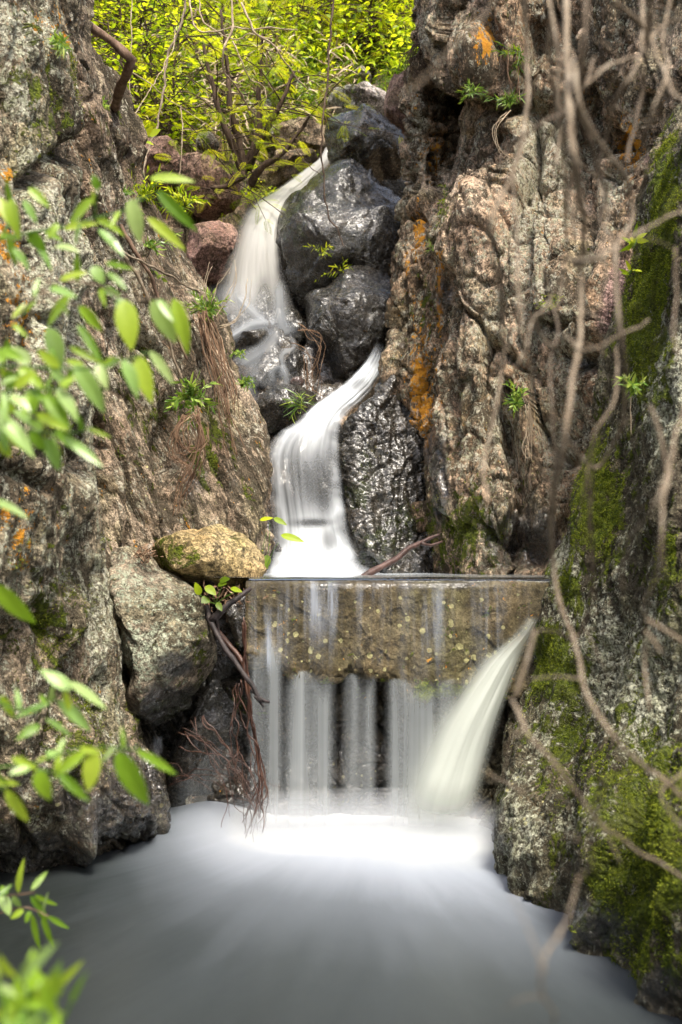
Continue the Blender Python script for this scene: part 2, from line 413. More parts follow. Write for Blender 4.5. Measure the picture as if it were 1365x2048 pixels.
def water_mat(name, col=(.86, .88, .90), streak=(14, 1.2), contrast=(.25, .75), lo=.35, rough=.55, body=1., spec=.2):
    """silky long-exposure water: opacity = vertex 'op' x streaks running along the flow (uv stored as fu across, fv along)"""
    s = NT(name)
    cx = s.n('ShaderNodeCombineXYZ')
    s.put(cx.inputs[0], s.math('MULTIPLY', s.attr('fu'), streak[0])); s.put(cx.inputs[1], s.math('MULTIPLY', s.attr('fv'), streak[1]))
    n = s.noise(cx.outputs[0], 1., 2.5, .5, .1)
    st = s.ss(n, contrast[0], contrast[1], lo, 1.)
    op = s.attr('op')
    a = s.math('MULTIPLY', op, s.math('ADD', st, s.math('MULTIPLY', s.math('SUBTRACT', 1., st), s.ss(op, .75, 1.))), clamp=True)
    a = s.math('MULTIPLY', a, body)
    d = s.bsdf(col, rough, spec)
    t = s.n('ShaderNodeBsdfTranslucent'); s.put(t.inputs[0], col)
    mx = s.n('ShaderNodeMixShader'); mx.inputs[0].default_value = .35
    s.t.links.new(d, mx.inputs[1]); s.t.links.new(t.outputs[0], mx.inputs[2])
    tr = s.n('ShaderNodeBsdfTransparent'); m2 = s.n('ShaderNodeMixShader')
    s.put(m2.inputs[0], a); s.t.links.new(tr.outputs[0], m2.inputs[1]); s.t.links.new(mx.outputs[0], m2.inputs[2])
    return s.end(m2.outputs[0])

M = {}
M['left_near'] = rock_mat('lichened_brown_rock', ((.075, .060, .042), (.185, .150, .100), (.33, .275, .19)), lst=(1, 1, .42), lich=.15, lsc=10, off=1.3, lcol=(.66, .64, .50), lcol2=(.44, .45, .31), dk=-.012, rot=0.)
M['left_far'] = rock_mat('layered_brown_rock', ((.065, .050, .036), (.19, .145, .10), (.37, .295, .215)), st=(1, 1, .35), lst=(1, 1, .22), lich=.02, lsc=12, off=4.1, lcol=(.62, .57, .46), lcol2=(.45, .42, .30), dk=-.012, rot=.42)
M['right_cliff'] = rock_mat('pinkish_brown_rock', ((.085, .058, .036), (.27, .19, .12), (.52, .40, .285)), st=(1, 1, .6), lich=.12, lsc=11, off=7.7, lcol=(.62, .58, .46), lcol2=(.45, .44, .30), dk=-.02)
M['right_near'] = rock_mat('mossy_grey_rock', ((.035, .03, .018), (.095, .082, .05), (.20, .18, .12)), lst=(1, 1, .6), lich=.08, moss=.06, lsc=22, sp=.2, off=2.2, st=(1, 1, .7), lcol=(.60, .60, .46), lcol2=(.42, .43, .29), dk=-.03)
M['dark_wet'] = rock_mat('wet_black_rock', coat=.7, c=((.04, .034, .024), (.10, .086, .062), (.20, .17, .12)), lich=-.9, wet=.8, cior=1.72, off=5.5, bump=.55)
M['tan'] = rock_mat('tan_boulder_rock', ((.20, .14, .06), (.33, .25, .12), (.46, .36, .20)), lich=-1., off=9.1, gsc=1.6, dk=.06)
M['lich_boulder'] = rock_mat('pale_lichened_boulder_rock', ((.09, .07, .05), (.22, .18, .13), (.36, .31, .23)), lich=.0, lsc=12, off=3.9, lcol=(.58, .60, .45), lcol2=(.42, .47, .34), dk=.0)
M['red'] = rock_mat('reddish_brown_rock', ((.10, .06, .05), (.24, .145, .115), (.40, .26, .21)), lich=-.8, wet=.1, off=8.2, dk=.03)
M['grey'] = rock_mat('grey_boulder_rock', ((.13, .12, .10), (.30, .27, .24), (.50, .46, .42)), lich=-.4, off=6.2)
M['slope'] = rock_mat('stony_soil', ((.06, .04, .025), (.17, .12, .075), (.36, .28, .19)), lich=-.6, off=1.9)
M['weir'] = rock_mat('wet_concrete', ((.035, .028, .014), (.078, .062, .030), (.14, .115, .064)), lich=-.95, sp=.42, off=12.4, gsc=2.0, bump=.4, grit=.5, spsc=30, spc=(.32, .30, .14), dk=.02)
M['weir_low'] = rock_mat('dark_wet_masonry', ((.03, .025, .02), (.07, .056, .042), (.14, .115, .08)), lich=-.9, wet=.3, sp=.1, off=14.4, spsc=45)
M['ground'] = rock_mat('gorge_floor', ((.04, .035, .028), (.09, .08, .06), (.16, .14, .11)), lich=-.7, off=15.)
M['fleaf'] = leaf_mat('broad_green_leaf', (.13, .26, .018), (.27, .44, .03), (.44, .56, .06), trans=.42, rough=.36, spec=.5)
M['fleaf_pale'] = leaf_mat('glossy_pale_leaf', (.22, .38, .08), (.33, .48, .14), (.42, .54, .20), trans=.32, rough=.32, spec=.6)
M['frond'] = leaf_mat('feathery_lime_foliage', (.13, .20, .008), (.42, .52, .014), (.76, .74, .035), trans=.5, nsc=1.6)  # sunlit brightness of the far leaves is put into this lime
M['bleaf'] = leaf_mat('lime_oval_foliage', (.13, .21, .012), (.42, .55, .022), (.76, .78, .05), trans=.5, nsc=2.)  # same here: sunlight on the leaves is part of the bright yellow-green
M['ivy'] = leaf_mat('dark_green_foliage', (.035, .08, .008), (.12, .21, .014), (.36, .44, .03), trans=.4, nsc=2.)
M['succ'] = leaf_mat('succulent_leaf', (.10, .20, .03), (.22, .36, .05), (.42, .50, .10), trans=.3, rough=.35, spec=.5, nsc=8)
M['mossblade'] = leaf_mat('moss_tuft', (.04, .06, .004), (.15, .20, .009), (.36, .40, .03), trans=.3, rough=.7, nsc=9)
M['vine'] = bark_mat('pale_brown_vine_bark', (.14, .105, .07), (.28, .225, .16), (.46, .40, .31), 34)
M['dvine'] = bark_mat('grey_brown_vine_bark', (.09, .068, .045), (.20, .155, .11), (.34, .28, .21), 34)
M['bark'] = bark_mat('dark_shrub_bark', (.03, .02, .014), (.09, .06, .04), (.18, .13, .09), 25)
M['tbark'] = bark_mat('brown_trunk_bark', (.08, .05, .035), (.20, .13, .09), (.33, .24, .18), 18)
M['straw'] = bark_mat('dry_pale_stem', (.30, .22, .14), (.50, .40, .28), (.66, .56, .42), 30)
M['redroot'] = bark_mat('reddish_dry_root', (.09, .05, .032), (.23, .145, .09), (.46, .34, .23), 14)
M['wetwood'] = bark_mat('wet_black_wood', (.012, .01, .01), (.04, .03, .03), (.09, .07, .06), 40, .55, .35)
M['redwood'] = bark_mat('dark_red_brown_wood', (.03, .015, .012), (.085, .045, .038), (.16, .095, .08), 30, .5, .4)
M['wet_redroot'] = bark_mat('wet_reddish_root', (.03, .013, .009), (.08, .035, .022), (.14, .07, .045), 40, .4, .5)
M['fall'] = water_mat('silky_white_water', (.68, .72, .76), (15, .45), (.30, .68), .50)
M['fall_warm'] = water_mat('silky_cream_water', (.70, .69, .65), (13, .35), (.28, .7), .62)
M['veil'] = water_mat('thin_falling_water', (.60, .65, .67), (6, .10), (.25, .75), .62)
M['jet'] = water_mat('milky_falling_water', (.60, .64, .58), (9, .2), (.25, .7), .75)
M['soft'] = water_mat('soft_thin_water', (.62, .66, .70), (3, .3), (.2, .8), .9)
M['mist'] = water_mat('spray_mist', (.72, .75, .79), (3, 3), (.2, .8), .8)
def film_mat():
    s = NT('water_film')
    cx = s.n('ShaderNodeCombineXYZ')
    s.put(cx.inputs[0], s.math('MULTIPLY', s.attr('fu'), 19.)); s.put(cx.inputs[1], s.math('MULTIPLY', s.attr('fv'), 1.1))
    n = s.noise(cx.outputs[0], 1., 6, .62, .3)
    a = s.math('MULTIPLY', s.attr('op'), s.ss(n, .42, .72, .03, .72), clamp=True)
    gl = s.n('ShaderNodeBsdfGlossy'); gl.inputs['Roughness'].default_value = .12; gl.inputs['Color'].default_value = (.9, .95, 1, 1)
    s.put(gl.inputs['Normal'], s.bump(n, .5, .01))
    tr = s.n('ShaderNodeBsdfTransparent'); fr = s.n('ShaderNodeFresnel'); fr.inputs[0].default_value = 1.25
    m1 = s.n('ShaderNodeMixShader'); s.put(m1.inputs[0], s.math('MULTIPLY', fr.outputs[0], .55)); s.t.links.new(tr.outputs[0], m1.inputs[1]); s.t.links.new(gl.outputs[0], m1.inputs[2])
    d = s.bsdf((.45, .50, .58), .5, .4); m2 = s.n('ShaderNodeMixShader'); s.put(m2.inputs[0], a); s.t.links.new(m1.outputs[0], m2.inputs[1]); s.t.links.new(d, m2.inputs[2])
    return s.end(m2.outputs[0])
M['film'] = film_mat()
def pool_mat():
    s = NT('churning_pool_water')
    cx = s.n('ShaderNodeCombineXYZ')
    s.put(cx.inputs[0], s.math('MULTIPLY', s.attr('fu'), 7.)); s.put(cx.inputs[1], s.math('MULTIPLY', s.attr('fv'), .7))
    n = s.noise(cx.outputs[0], 1., 5, .6, .35)
    f = s.math('ADD', s.attr('op'), s.math('MULTIPLY', s.math('SUBTRACT', n, .5), s.attr('var')), clamp=True)
    col = s.ramp(f, [(0., (.018, .022, .021)), (.25, (.042, .050, .054)), (.5, (.105, .120, .138)), (.75, (.26, .288, .335)), (1., (.49, .505, .50))])
    return s.end(s.bsdf(col, s.ss(f, .1, .6, .30, .6), .4, s.bump(n, .12, .02)))
M['pool'] = pool_mat()
# ------------------------------------------------------------- camera, light
cam = bpy.data.cameras.new('camera'); co = bpy.data.objects.new('camera', cam); COL.objects.link(co)
co.location = (0, 0, 0); co.rotation_euler = (math.pi / 2, 0, 0)
cam.sensor_fit = 'VERTICAL'; cam.sensor_height = 36; cam.sensor_width = 24; cam.lens = 36 * F_ / 2048
cam.shift_y = (HY - 1024) / 2048.; cam.clip_start = .05; cam.clip_end = 500
cam.dof.use_dof = True; cam.dof.focus_distance = 5.6; cam.dof.aperture_fstop = 3.4
scene.camera = co
EL, AZ = math.radians(60), math.radians(158)     # azimuth from +Y towards +X
w = bpy.data.worlds.new('World'); scene.world = w; w.use_nodes = True
nt = w.node_tree; bg = nt.nodes['Background']; sky = nt.nodes.new('ShaderNodeTexSky'); sky.sky_type = 'NISHITA'
sky.sun_disc = False; sky.sun_elevation = EL; sky.sun_rotation = AZ; sky.dust_density = 3.; sky.air_density = 1.0
hs = nt.nodes.new('ShaderNodeHueSaturation'); hs.inputs['Saturation'].default_value = .8; hs.inputs['Value'].default_value = 1.
wm = nt.nodes.new('ShaderNodeMix'); wm.data_type = 'RGBA'; wm.blend_type = 'MULTIPLY'; wm.inputs[0].default_value = 1; wm.inputs[7].default_value = (1.06, 1., .93, 1)
nt.links.new(sky.outputs[0], hs.inputs['Color']); nt.links.new(hs.outputs[0], wm.inputs[6]); nt.links.new(wm.outputs[2], bg.inputs[0]); bg.inputs[1].default_value = .14
sl = bpy.data.lights.new('sun', 'SUN'); sl.energy = 1.9; sl.angle = math.radians(16); sl.color = (1, .95, .84)
so = bpy.data.objects.new('sun', sl); COL.objects.link(so)
from mathutils import Vector
sd = Vector((math.sin(AZ) * math.cos(EL), math.cos(AZ) * math.cos(EL), math.sin(EL)))
so.rotation_euler = sd.to_track_quat('Z', 'Y').to_euler()
so.location = (0, 3, 9)
scene.view_settings.view_transform = 'Standard'; scene.view_settings.look = 'None'
scene.view_settings.exposure = 1.6; scene.view_settings.gamma = 1
scene.render.engine = 'CYCLES'
cy = scene.cycles; cy.use_denoising = True; cy.max_bounces = 6; cy.diffuse_bounces = 3; cy.glossy_bounces = 3; cy.transmission_bounces = 4
cy.transparent_max_bounces = 48; cy.sample_clamp_indirect = 8; cy.use_adaptive_sampling = True; cy.adaptive_threshold = .03

# ------------------------------------------------------------- setting
g = np.stack(np.meshgrid(np.linspace(-40, 40, 60), np.linspace(-30, 50, 60)), -1)
G0 = np.concatenate([g, np.full((60, 60, 1), -1.62)], -1).reshape(-1, 3); G0[:, 2] += .1 * fbm(G0 * .5, 3, 3)
tag(mk('ground', G0, gridF(60, 60), M['ground']), 'dark stony gorge floor under the stream', None, None, 'structure')

# unseen bank added behind the viewer to darken reflections and low skylight
g = np.stack(np.meshgrid(np.linspace(-26, 26, 90), np.linspace(-24, -3.5, 60)), -1); rr_ = np.hypot(g[..., 0], g[..., 1] - 1.)
hb = -1.7 + 7.5 * sstep(5.5, 13., rr_); Bk = np.concatenate([g, hb[..., None]], -1); Bk[..., 2] += 1.2 * fbm(Bk * .35, 4, 8).reshape(hb.shape) * sstep(6, 9, rr_)
tag(mk('bank', Bk.reshape(-1, 3), gridF(60, 90), M['ground']), 'unseen dark bank added behind the viewer to darken reflections', None, None, 'structure')

# hillside / stream bed behind everything
hx = [-1500, -300, 150, 400, 520, 640, 760, 900, 1300, 2600]
def hrow(py, D, dd=(0,) * 10): return [(x, py, D + e) for x, e in zip(hx, dd)]
HR = [hrow(1230, 6.5, (0, 0, 0, 0, 0, .15, .3, .3, .3, 0)), hrow(1165, 6.6, (0, 0, 0, 0, 0, .15, .3, .3, .3, 0)), hrow(1040, 6.75, (0, 0, 0, 0, 0, .1, .4, .4, .4, 0)), hrow(930, 6.85, (0, 0, 0, 0, 0, 0, .4, .4, .4, 0)),
      hrow(870, 6.95, (0, 0, 0, 0, 0, .3, .6, .6, .6, 0)), hrow(800, 7.6), hrow(720, 8.1), hrow(640, 8.5, (0, 0, -.2, 0, 0, 0, .4, .5, .5, 0)),
      hrow(560, 8.9, (0, 0, -.3, 0, .2, .3, .6, .6, .6, 0)), hrow(460, 9.3, (0, 0, -.2, -.1, .2, .4, .9, 1, 1, 0)), hrow(360, 9.7, (0, 0, -.1, 0, .2, .5, 1.2, 1.2, 1, 0)),
      hrow(300, 10.1, (0, 0, 0, 0, .1, .3, 1.2, 1.2, 1, 0)), hrow(230, 10.8), hrow(160, 11.5), hrow(80, 12.4), hrow(0, 13.4), hrow(-90, 15), hrow(-170, 18), hrow(-250, 26), hrow(-262, 44)]
rock_sheet('hillside', HR, 620, 620, M['slope'], 71, 'steep stony hillside under the green bushes', kind='structure',
           attrs=dict(wet=([(560, 700, 170, 240, 1.1), (600, 1000, 160, 200, 1.2), (560, 420, 90, 120, .8), (800, 400, 100, 150, .7)], 0.),  # last wet patch also paints the shade at the back of the hollow
                      moss=([(520, 330, 200, 100, .4)], 0.), lichen=([], 0.)), big=.22, blk=(.5, .16), blk2=(.17, .07), crack=.05)

# left walls of the gorge ------------------------------------------------
def lrow(py, x, Ds, D0, back=1.6):
    return [(-900, py, 2.0), (-250, py, D0 - .5), (0, py, D0), (x * .55, py, D0 + .35 * (Ds - D0)), (x - 30, py, Ds - .22), (x, py, Ds), (x - 8, py, Ds + .35), (x - 90, py, Ds + back)]
LN = [lrow(-420, 40, 3.9, 3.1), lrow(-200, 90, 3.9, 3.15), lrow(0, 132, 3.95, 3.2), lrow(120, 165, 4.0, 3.2), lrow(250, 186, 4.0, 3.2), lrow(400, 200, 4.0, 3.15),
      lrow(600, 206, 4.05, 3.1), lrow(800, 212, 4.1, 3.1), lrow(950, 216, 4.1, 3.15), lrow(1090, 226, 4.15, 3.2), lrow(1200, 244, 4.2, 3.25), lrow(1300, 262, 4.2, 3.3),
      lrow(1400, 272, 4.25, 3.3), lrow(1480, 292, 4.3, 3.3), lrow(1560, 338, 4.3, 3.35), lrow(1640, 358, 4.35, 3.45), lrow(1720, 345, 4.5, 3.6), lrow(1800, 300, 4.5, 3.75), lrow(2050, 240, 4.3, 3.8)]
def ln_mod(G):
    x, y = pix(G)
    d = .10 * np.exp(-((x - 175) / 22.) ** 2) * np.sin(y / 37. + x / 30.) * (y > 500)
    d = d - .16 * np.exp(-((x - (128 + (y - 100) * .18)) / 16.) ** 2) * sstep(520, 380, y)      # crevice between the smooth face and the ridge
    d = d - .14 * np.exp(-((y - (330 + 30 * np.sin(x / 40.))) / 26.) ** 2) * sstep(60, 100, x)
    d = d - .05 * np.exp(-((y - (930 + .5 * x)) / 14.) ** 2) * sstep(140, 60, x)
    return d - .05
rock_sheet('rock_face', LN, 520, 900, M['left_near'], 5, 'lichen-streaked brown rock face filling the left edge behind the leafy twigs', kind='structure', mod=ln_mod,
           attrs=dict(lichen=([(190, 560, 60, 190, 1.2), (110, 520, 60, 150, .8), (190, 900, 45, 260, .45), (205, 1250, 30, 150, .5), (40, 60, 60, 50, .9), (120, 660, 50, 80, .9), (36, 205, 14, 22, 2.2), (60, 1100, 150, 180, .15), (40, 200, 80, 150, -.3), (430, 0, 1, 1, 0)], -.15),
                      moss=([(95, 1250, 70, 90, .62), (110, 860, 50, 70, .35), (150, 1480, 130, 110, .35), (70, 200, 90, 150, .30)], -.1),
                      orange=([(10, 470, 24, 70, .70), (40, 640, 40, 100, .45), (15, 350, 24, 40, .5), (40, 1070, 36, 120, .48), (110, 60, 60, 60, .5), (20, 1030, 20, 20, .9)], -.25),
                      wet=([(290, 1600, 130, 170, .75), (200, 1640, 170, 120, .7), (60, 1720, 220, 90, .8), (340, 1500, 80, 200, .6), (60, 1560, 120, 90, .45), (195, 330, 60, 60, .3)], -.1),
                      speck=([(280, 1620, 100, 130, .9), (100, 1600, 160, 120, .7), (60, 1150, 120, 150, .5)], .15)),
           big=.08, blk=(.6, .05), blk2=(.16, .012), crack=.06, cw=.035, st=(1, 1, .40), shear=.12, fine=.012, rid=.018)

def frow(py, x, Ds, D0=4.5, back=1.8, sw=0):
    return [(-300, py, 4.6), (60, py, D0), (160 + sw, py, D0 + .15), (x * .5 + 110 + sw, py, (Ds + D0) / 2), (x - 40, py, Ds - .3), (x, py, Ds), (x - 4, py, Ds + .5), (x - 120, py, Ds + back)]
LF = [frow(-420, 60, 5.6), frow(-200, 110, 5.7), frow(-60, 120, 5.8), frow(0, 140, 5.8), frow(60, 152, 5.9), frow(110, 180, 5.9), frow(160, 208, 5.9), frow(220, 232, 5.9), frow(280, 258, 5.9), frow(340, 268, 6.), frow(400, 292, 6.), frow(460, 326, 6.),
      frow(520, 362, 6.), frow(580, 398, 6.), frow(640, 432, 6.), frow(700, 462, 6.), frow(780, 492, 5.95), frow(850, 520, 5.9), frow(900, 536, 5.8), frow(980, 545, 5.7), frow(1050, 545, 5.6), frow(1120, 540, 5.5), frow(1170, 520, 5.4),
      frow(1260, 500, 5.3), frow(1400, 470, 5.2), frow(1700, 440, 5.2)]
def lf_mod(G):
    x, y = pix(G)
    # long diagonal ledges running down to the right, as the slab is layered
    t = (y - 300) * .62 - (x - 200)
    d = .055 * np.sin(t / 15. + 1.5 * np.sin(y / 130.)) * sstep(150, 300, x) * sstep(1000, 600, y)
    d = d - .30 * np.exp(-((x - (372 - (y - 800) * .05)) / 34.) ** 2) * np.exp(-((y - 900) / 90.) ** 2)
    d = d + .04 * np.sin(x / 11. + 2 * np.sin(y / 90.)) * sstep(820, 980, y)
    return d
rock_sheet('layered_rock_face', LF, 560, 900, M['left_far'], 15, 'layered pinkish brown rock slab with hanging dry roots, left of the cascade', kind='structure', mod=lf_mod,
           attrs=dict(lichen=([(300, 700, 60, 300, .25), (240, 560, 50, 200, .6), (500, 880, 30, 60, .3)], -.1),
                      moss=([(420, 880, 60, 80, .50), (280, 820, 70, 100, .30), (380, 1120, 120, 60, .35), (215, 230, 40, 100, .25)], -.12),
                      orange=([(380, 1110, 60, 30, .2)], -.3), wet=([(400, 960, 90, 90, .52), (340, 1120, 200, 90, .5), (430, 1400, 200, 160, 1.2)], -.12), speck=([(300, 960, 90, 160, .6)], 0)),
           big=.08, blk=(.5, .06), blk2=(.13, .018), crack=.075, cw=.035, st=(1.3, 1, .24), shear=.42, fine=.011, rid=.022)

# right cliff -----------------------------------------------------------------
def rrow(py, x, Ds, D1=4.9, back=1.6, w=1.0):
    return [(x + 130, py, Ds + back), (x + 8, py, Ds + .5), (x, py, Ds), (x + 40, py, Ds - .32 * w), (x + 130, py, Ds - .75 * w), (x + 300, py, (Ds + D1) / 2), (1365, py, D1), (1900, py, D1 - .9), (3200, py, D1 - 1.8)]
RC = [rrow(-430, 800, 7.6, 5.3), rrow(-200, 825, 7.4, 5.2), rrow(-40, 838, 7.2, 5.2), rrow(60, 848, 7.2, 5.2), rrow(130, 872, 7.1, 5.1), rrow(200, 905, 7.1, 5.1), rrow(270, 926, 7.05, 5.1), rrow(330, 920, 7.0, 5.), rrow(385, 890, 7.0, 5.), rrow(430, 838, 7.0, 5.),
      rrow(490, 800, 7.0, 4.95), rrow(560, 786, 7.0, 4.9), rrow(640, 780, 7.0, 4.9), rrow(720, 776, 6.95, 4.85), rrow(790, 788, 6.9, 4.85), rrow(860, 812, 6.7, 4.8), rrow(950, 838, 6.5, 4.75), rrow(1050, 850, 6.35, 4.7), rrow(1130, 858, 6.25, 4.65),
      rrow(1190, 862, 6.2, 4.6), rrow(1350, 870, 6.1, 4.6)]
def rc_mod(G):
    x, y = pix(G)
    def crack(cx, w, y0, y1, a): return -a * np.exp(-((x - cx) / w) ** 2) * sstep(y0 - 40, y0, y) * sstep(y1 + 40, y1, y)
    d = crack(908 + (y - 700) * .02, 12, 560, 900, .16) + crack(985 + (y - 60) * .3, 12, -50, 160, .2) + crack(1062 + 10 * np.sin(y / 40.), 14, 60, 420, .18)
    d += crack(1172, 18, 160, 600, .16) + crack(1040 + 20 * np.sin(y / 50.), 14, 780, 1150, .16)
    d += -.45 * np.exp(-((x - 1232) / 34.) ** 2 - ((y - 288) / 28.) ** 2)            # rusty hollow
    d += -.28 * np.exp(-((x - 1010) / 100.) ** 2 - ((y - 215) / 18.) ** 2) - .3 * np.exp(-((x - 1040) / 60.) ** 2 - ((y - 1090) / 40.) ** 2)
    d += -.22 * np.exp(-((x - 1190) / 70.) ** 2 - ((y - 720) / 26.) ** 2)
    d += .18 * np.exp(-((x - 960) / 60.) ** 2 - ((y - 110) / 80.) ** 2) + .12 * np.exp(-((x - 960) / 45.) ** 2 - ((y - 420) / 120.) ** 2)
    flat = sstep(1180, 1230, x) * sstep(230, 300, y) * sstep(720, 660, y)
    return d + .05 * flat
RCobj = dict(purple=([(1240, 600, 55, 110, .75), (1320, 330, 60, 120, .6), (1235, 640, 60, 60, .8)], 0.),lichen=([(1065, 430, 45, 330, .55), (1010, 800, 90, 260, .30), (1120, 300, 60, 200, .35), (1130, 850, 60, 200, .35), (1230, 365, 24, 24, 1.0), (930, 60, 90, 90, .2)], -.12),
             moss=([(930, 1060, 90, 90, .62), (850, 1100, 60, 60, .4), (850, 600, 30, 90, .3), (1000, 1120, 80, 50, .3), (900, 430, 26, 60, .3)], -.15),
             orange=([(842, 780, 26, 130, .85), (880, 580, 10, 100, .8), (838, 460, 18, 60, .7), (970, 80, 24, 46, .8), (1258, 300, 24, 60, .9), (830, 640, 20, 100, .35), (820, 520, 16, 80, .4)], -.3),
             wet=([(880, 960, 26, 130, .8), (1050, 1080, 130, 90, .75), (890, 590, 22, 60, .75), (860, 900, 30, 70, .6), (800, 720, 18, 60, .5), (1190, 730, 70, 30, .6)], -.12),
             speck=([(1050, 900, 120, 250, .6), (900, 1000, 80, 100, .4)], 0))
rock_sheet('cliff', RC, 720, 940, M['right_cliff'], 25, 'tall craggy pinkish brown cliff with rusty streaks, right of the cascade', kind='structure', mod=rc_mod, attrs=RCobj,
           big=.14, blk=(.5, .11), blk2=(.14, .035), crack=.08, cw=.04, st=(1.1, 1, .38), shear=.10, fine=.017, rid=.030)
# slender pillar standing left of the cliff, dark gap between them
pil = [(822, -60), (838, 60), (826, 150), (812, 200), (816, 270), (822, 340), (820, 405), (842, 432), (880, 420), (916, 380), (940, 300), (940, 200), (910, 120), (900, 0), (880, -70)]
def prow(py, x0, x1, D): return [(x1 + 30, py, D + 1.0), (x0 + 10, py, D + .5), (x0, py, D + .1), (x0 + 22, py, D - .16), ((x0 + x1) / 2, py, D - .12), (x1, py, D + .1), (x1 + 60, py, D + .8)]
PR = [prow(-300, 790, 930, 7.9), prow(-100, 815, 925, 7.8), prow(40, 832, 900, 7.7), prow(130, 828, 886, 7.65), prow(200, 812, 884, 7.6), prow(270, 818, 896, 7.6), prow(340, 824, 900, 7.55), prow(410, 822, 890, 7.5), prow(460, 826, 880, 7.5), prow(560, 830, 880, 7.5)]
rock_sheet('rock_pillar', PR, 200, 560, M['right_cliff'], 35, 'slender tan rock pillar beside the dark hollow at the head of the cliff', kind='structure',
           attrs=dict(lichen=([(835, 250, 14, 60, .4)], -.1), moss=([], -.2), orange=([(865, 310, 30, 60, .5), (832, 215, 12, 30, .5)], -.2), wet=([(880, 240, 14, 80, .4)], -.2), speck=([], 0)),
           big=.12, blk=(.4, .12), blk2=(.13, .05), crack=.06, fine=.02, rid=.05)

# black wet foot of the cliff, right of the middle fall
def brow(py, x0, x1, D): return [(x1, py, D + .9), (x0 + 12, py, D + .45), (x0, py, D + .12), (x0 + 24, py, D - .05), ((x0 + x1) / 2, py, D - .02), (x1, py, D + .12), (x1 + 80, py, D + .5)]
BR = [brow(640, 800, 850, 7.1), brow(700, 778, 850, 7.0), brow(760, 758, 850, 6.85), brow(800, 738, 860, 6.75), brow(840, 702, 862, 6.65), brow(900, 688, 862, 6.55), brow(960, 692, 866, 6.48), brow(1020, 696, 868, 6.42), brow(1080, 706, 872, 6.36), brow(1130, 722, 876, 6.3), brow(1250, 750, 880, 6.2)]
rock_sheet('wet_rock_foot', BR, 260, 520, M['dark_wet'], 45, 'black glistening rock with moss patches, right of the white cascade', kind='structure',
           attrs=dict(moss=([(720, 980, 34, 36, .8), (735, 930, 20, 40, .5), (760, 1090, 50, 50, .62), (800, 1050, 40, 60, .5)], -.3), wet=([(770, 950, 90, 300, .5)], .2), lichen=([], 0), orange=([], -.5), speck=([(740, 900, 60, 100, .7)], 0)),
           big=.08, blk=(.3, .05), blk2=(.09, .025), crack=.02, st=(1, 1, .5), fine=.02, rid=.04)

# near mossy rock at the right
def nrow(py, x, Ds, D1):
    r = [(x + 260, py, Ds + 1.2), (x + 12, py, Ds + .4), (x, py, Ds + .05), (x + 24, py, Ds - .15), (x + (1365 - x) * .35, py, Ds - .3 * (Ds - D1)), (x + (1400 - x) * .7, py, Ds - .72 * (Ds - D1)), (1420, py, D1), (1900, py, D1 - .5), (2900, py, D1 - .9)]
    w = float(sstep(1380, 1760, py))      # the foot of the rock follows the photographed waterline
    return [(a, b, c if i < 3 else (1 - w) * c + w * float(np.interp(a, [945, 1000, 1100, 1200, 1300, 1420, 1900, 2900], [4.15, 3.83, 3.38, 3.04, 2.76, 2.48, 2.0, 1.6]))) for i, (a, b, c) in enumerate(r)]
NR = [nrow(60, 1480, 4.6, 3.9), nrow(180, 1395, 4.55, 3.85), nrow(290, 1358, 4.5, 3.8), nrow(400, 1314, 4.5, 3.8), nrow(500, 1290, 4.5, 3.75), nrow(600, 1268, 4.48, 3.7), nrow(700, 1250, 4.46, 3.6), nrow(800, 1226, 4.45, 3.5), nrow(900, 1198, 4.45, 3.4), nrow(1000, 1168, 4.45, 3.3),
      nrow(1090, 1122, 4.46, 3.25), nrow(1160, 1090, 4.48, 3.2), nrow(1250, 1064, 4.46, 3.15), nrow(1350, 1040, 4.44, 3.1), nrow(1450, 1014, 4.42, 3.0), nrow(1550, 1004, 4.38, 2.9), nrow(1620, 972, 4.34, 2.8), nrow(1700, 945, 4.28, 2.75), nrow(1800, 955, 4.2, 2.7), nrow(1950, 985, 4.15, 2.6), nrow(2250, 1080, 4.0, 2.5)]
def nr_mod(G):
    x, y = pix(G)
    d = .03 * np.sin((x + (y - 1000) * .22) / 26. + 1.2 * np.sin(y / 110.)) + .012 * np.sin((x + (y - 1000) * .3) / 11. + 2 * np.sin(y / 70.))
    # pull the lower part so the foot meets the pool along the photographed waterline
    return d
rock_sheet('mossy_rock_face', NR, 620, 900, M['right_near'], 55, 'near mossy grey rock face with pale lichen at the lower right, behind the bare vines', kind='structure', mod=nr_mod,
           attrs=dict(moss=([(1110, 1330, 60, 90, .85), (1200, 1000, 60, 160, .7), (1290, 640, 50, 160, .85), (1330, 420, 40, 160, .7), (1290, 1700, 130, 230, .75), (1130, 1500, 60, 120, .5), (1330, 1150, 60, 160, .35), (1140, 1180, 40, 60, .6), (1240, 1900, 160, 100, .5)], -.02),
                      lichen=([(1330, 760, 50, 110, 1.2), (1180, 1330, 110, 130, .55), (1290, 1380, 80, 160, .5), (1130, 1130, 30, 50, .8), (1300, 640, 20, 30, 1.0), (1030, 1650, 60, 120, .35), (1200, 1620, 60, 70, .4)], -.15),
                      orange=([], -.5), wet=([(990, 1650, 50, 120, .55), (1180, 1860, 160, 90, .7), (1330, 1990, 90, 90, .6)], -.15), speck=([(1050, 1550, 60, 200, .5)], 0)),
           big=.05, blk=(.5, .035), blk2=(.12, .014), crack=.025, cw=.035, st=(1.2, 1, .30), shear=-.25, fine=.016, rid=.028)
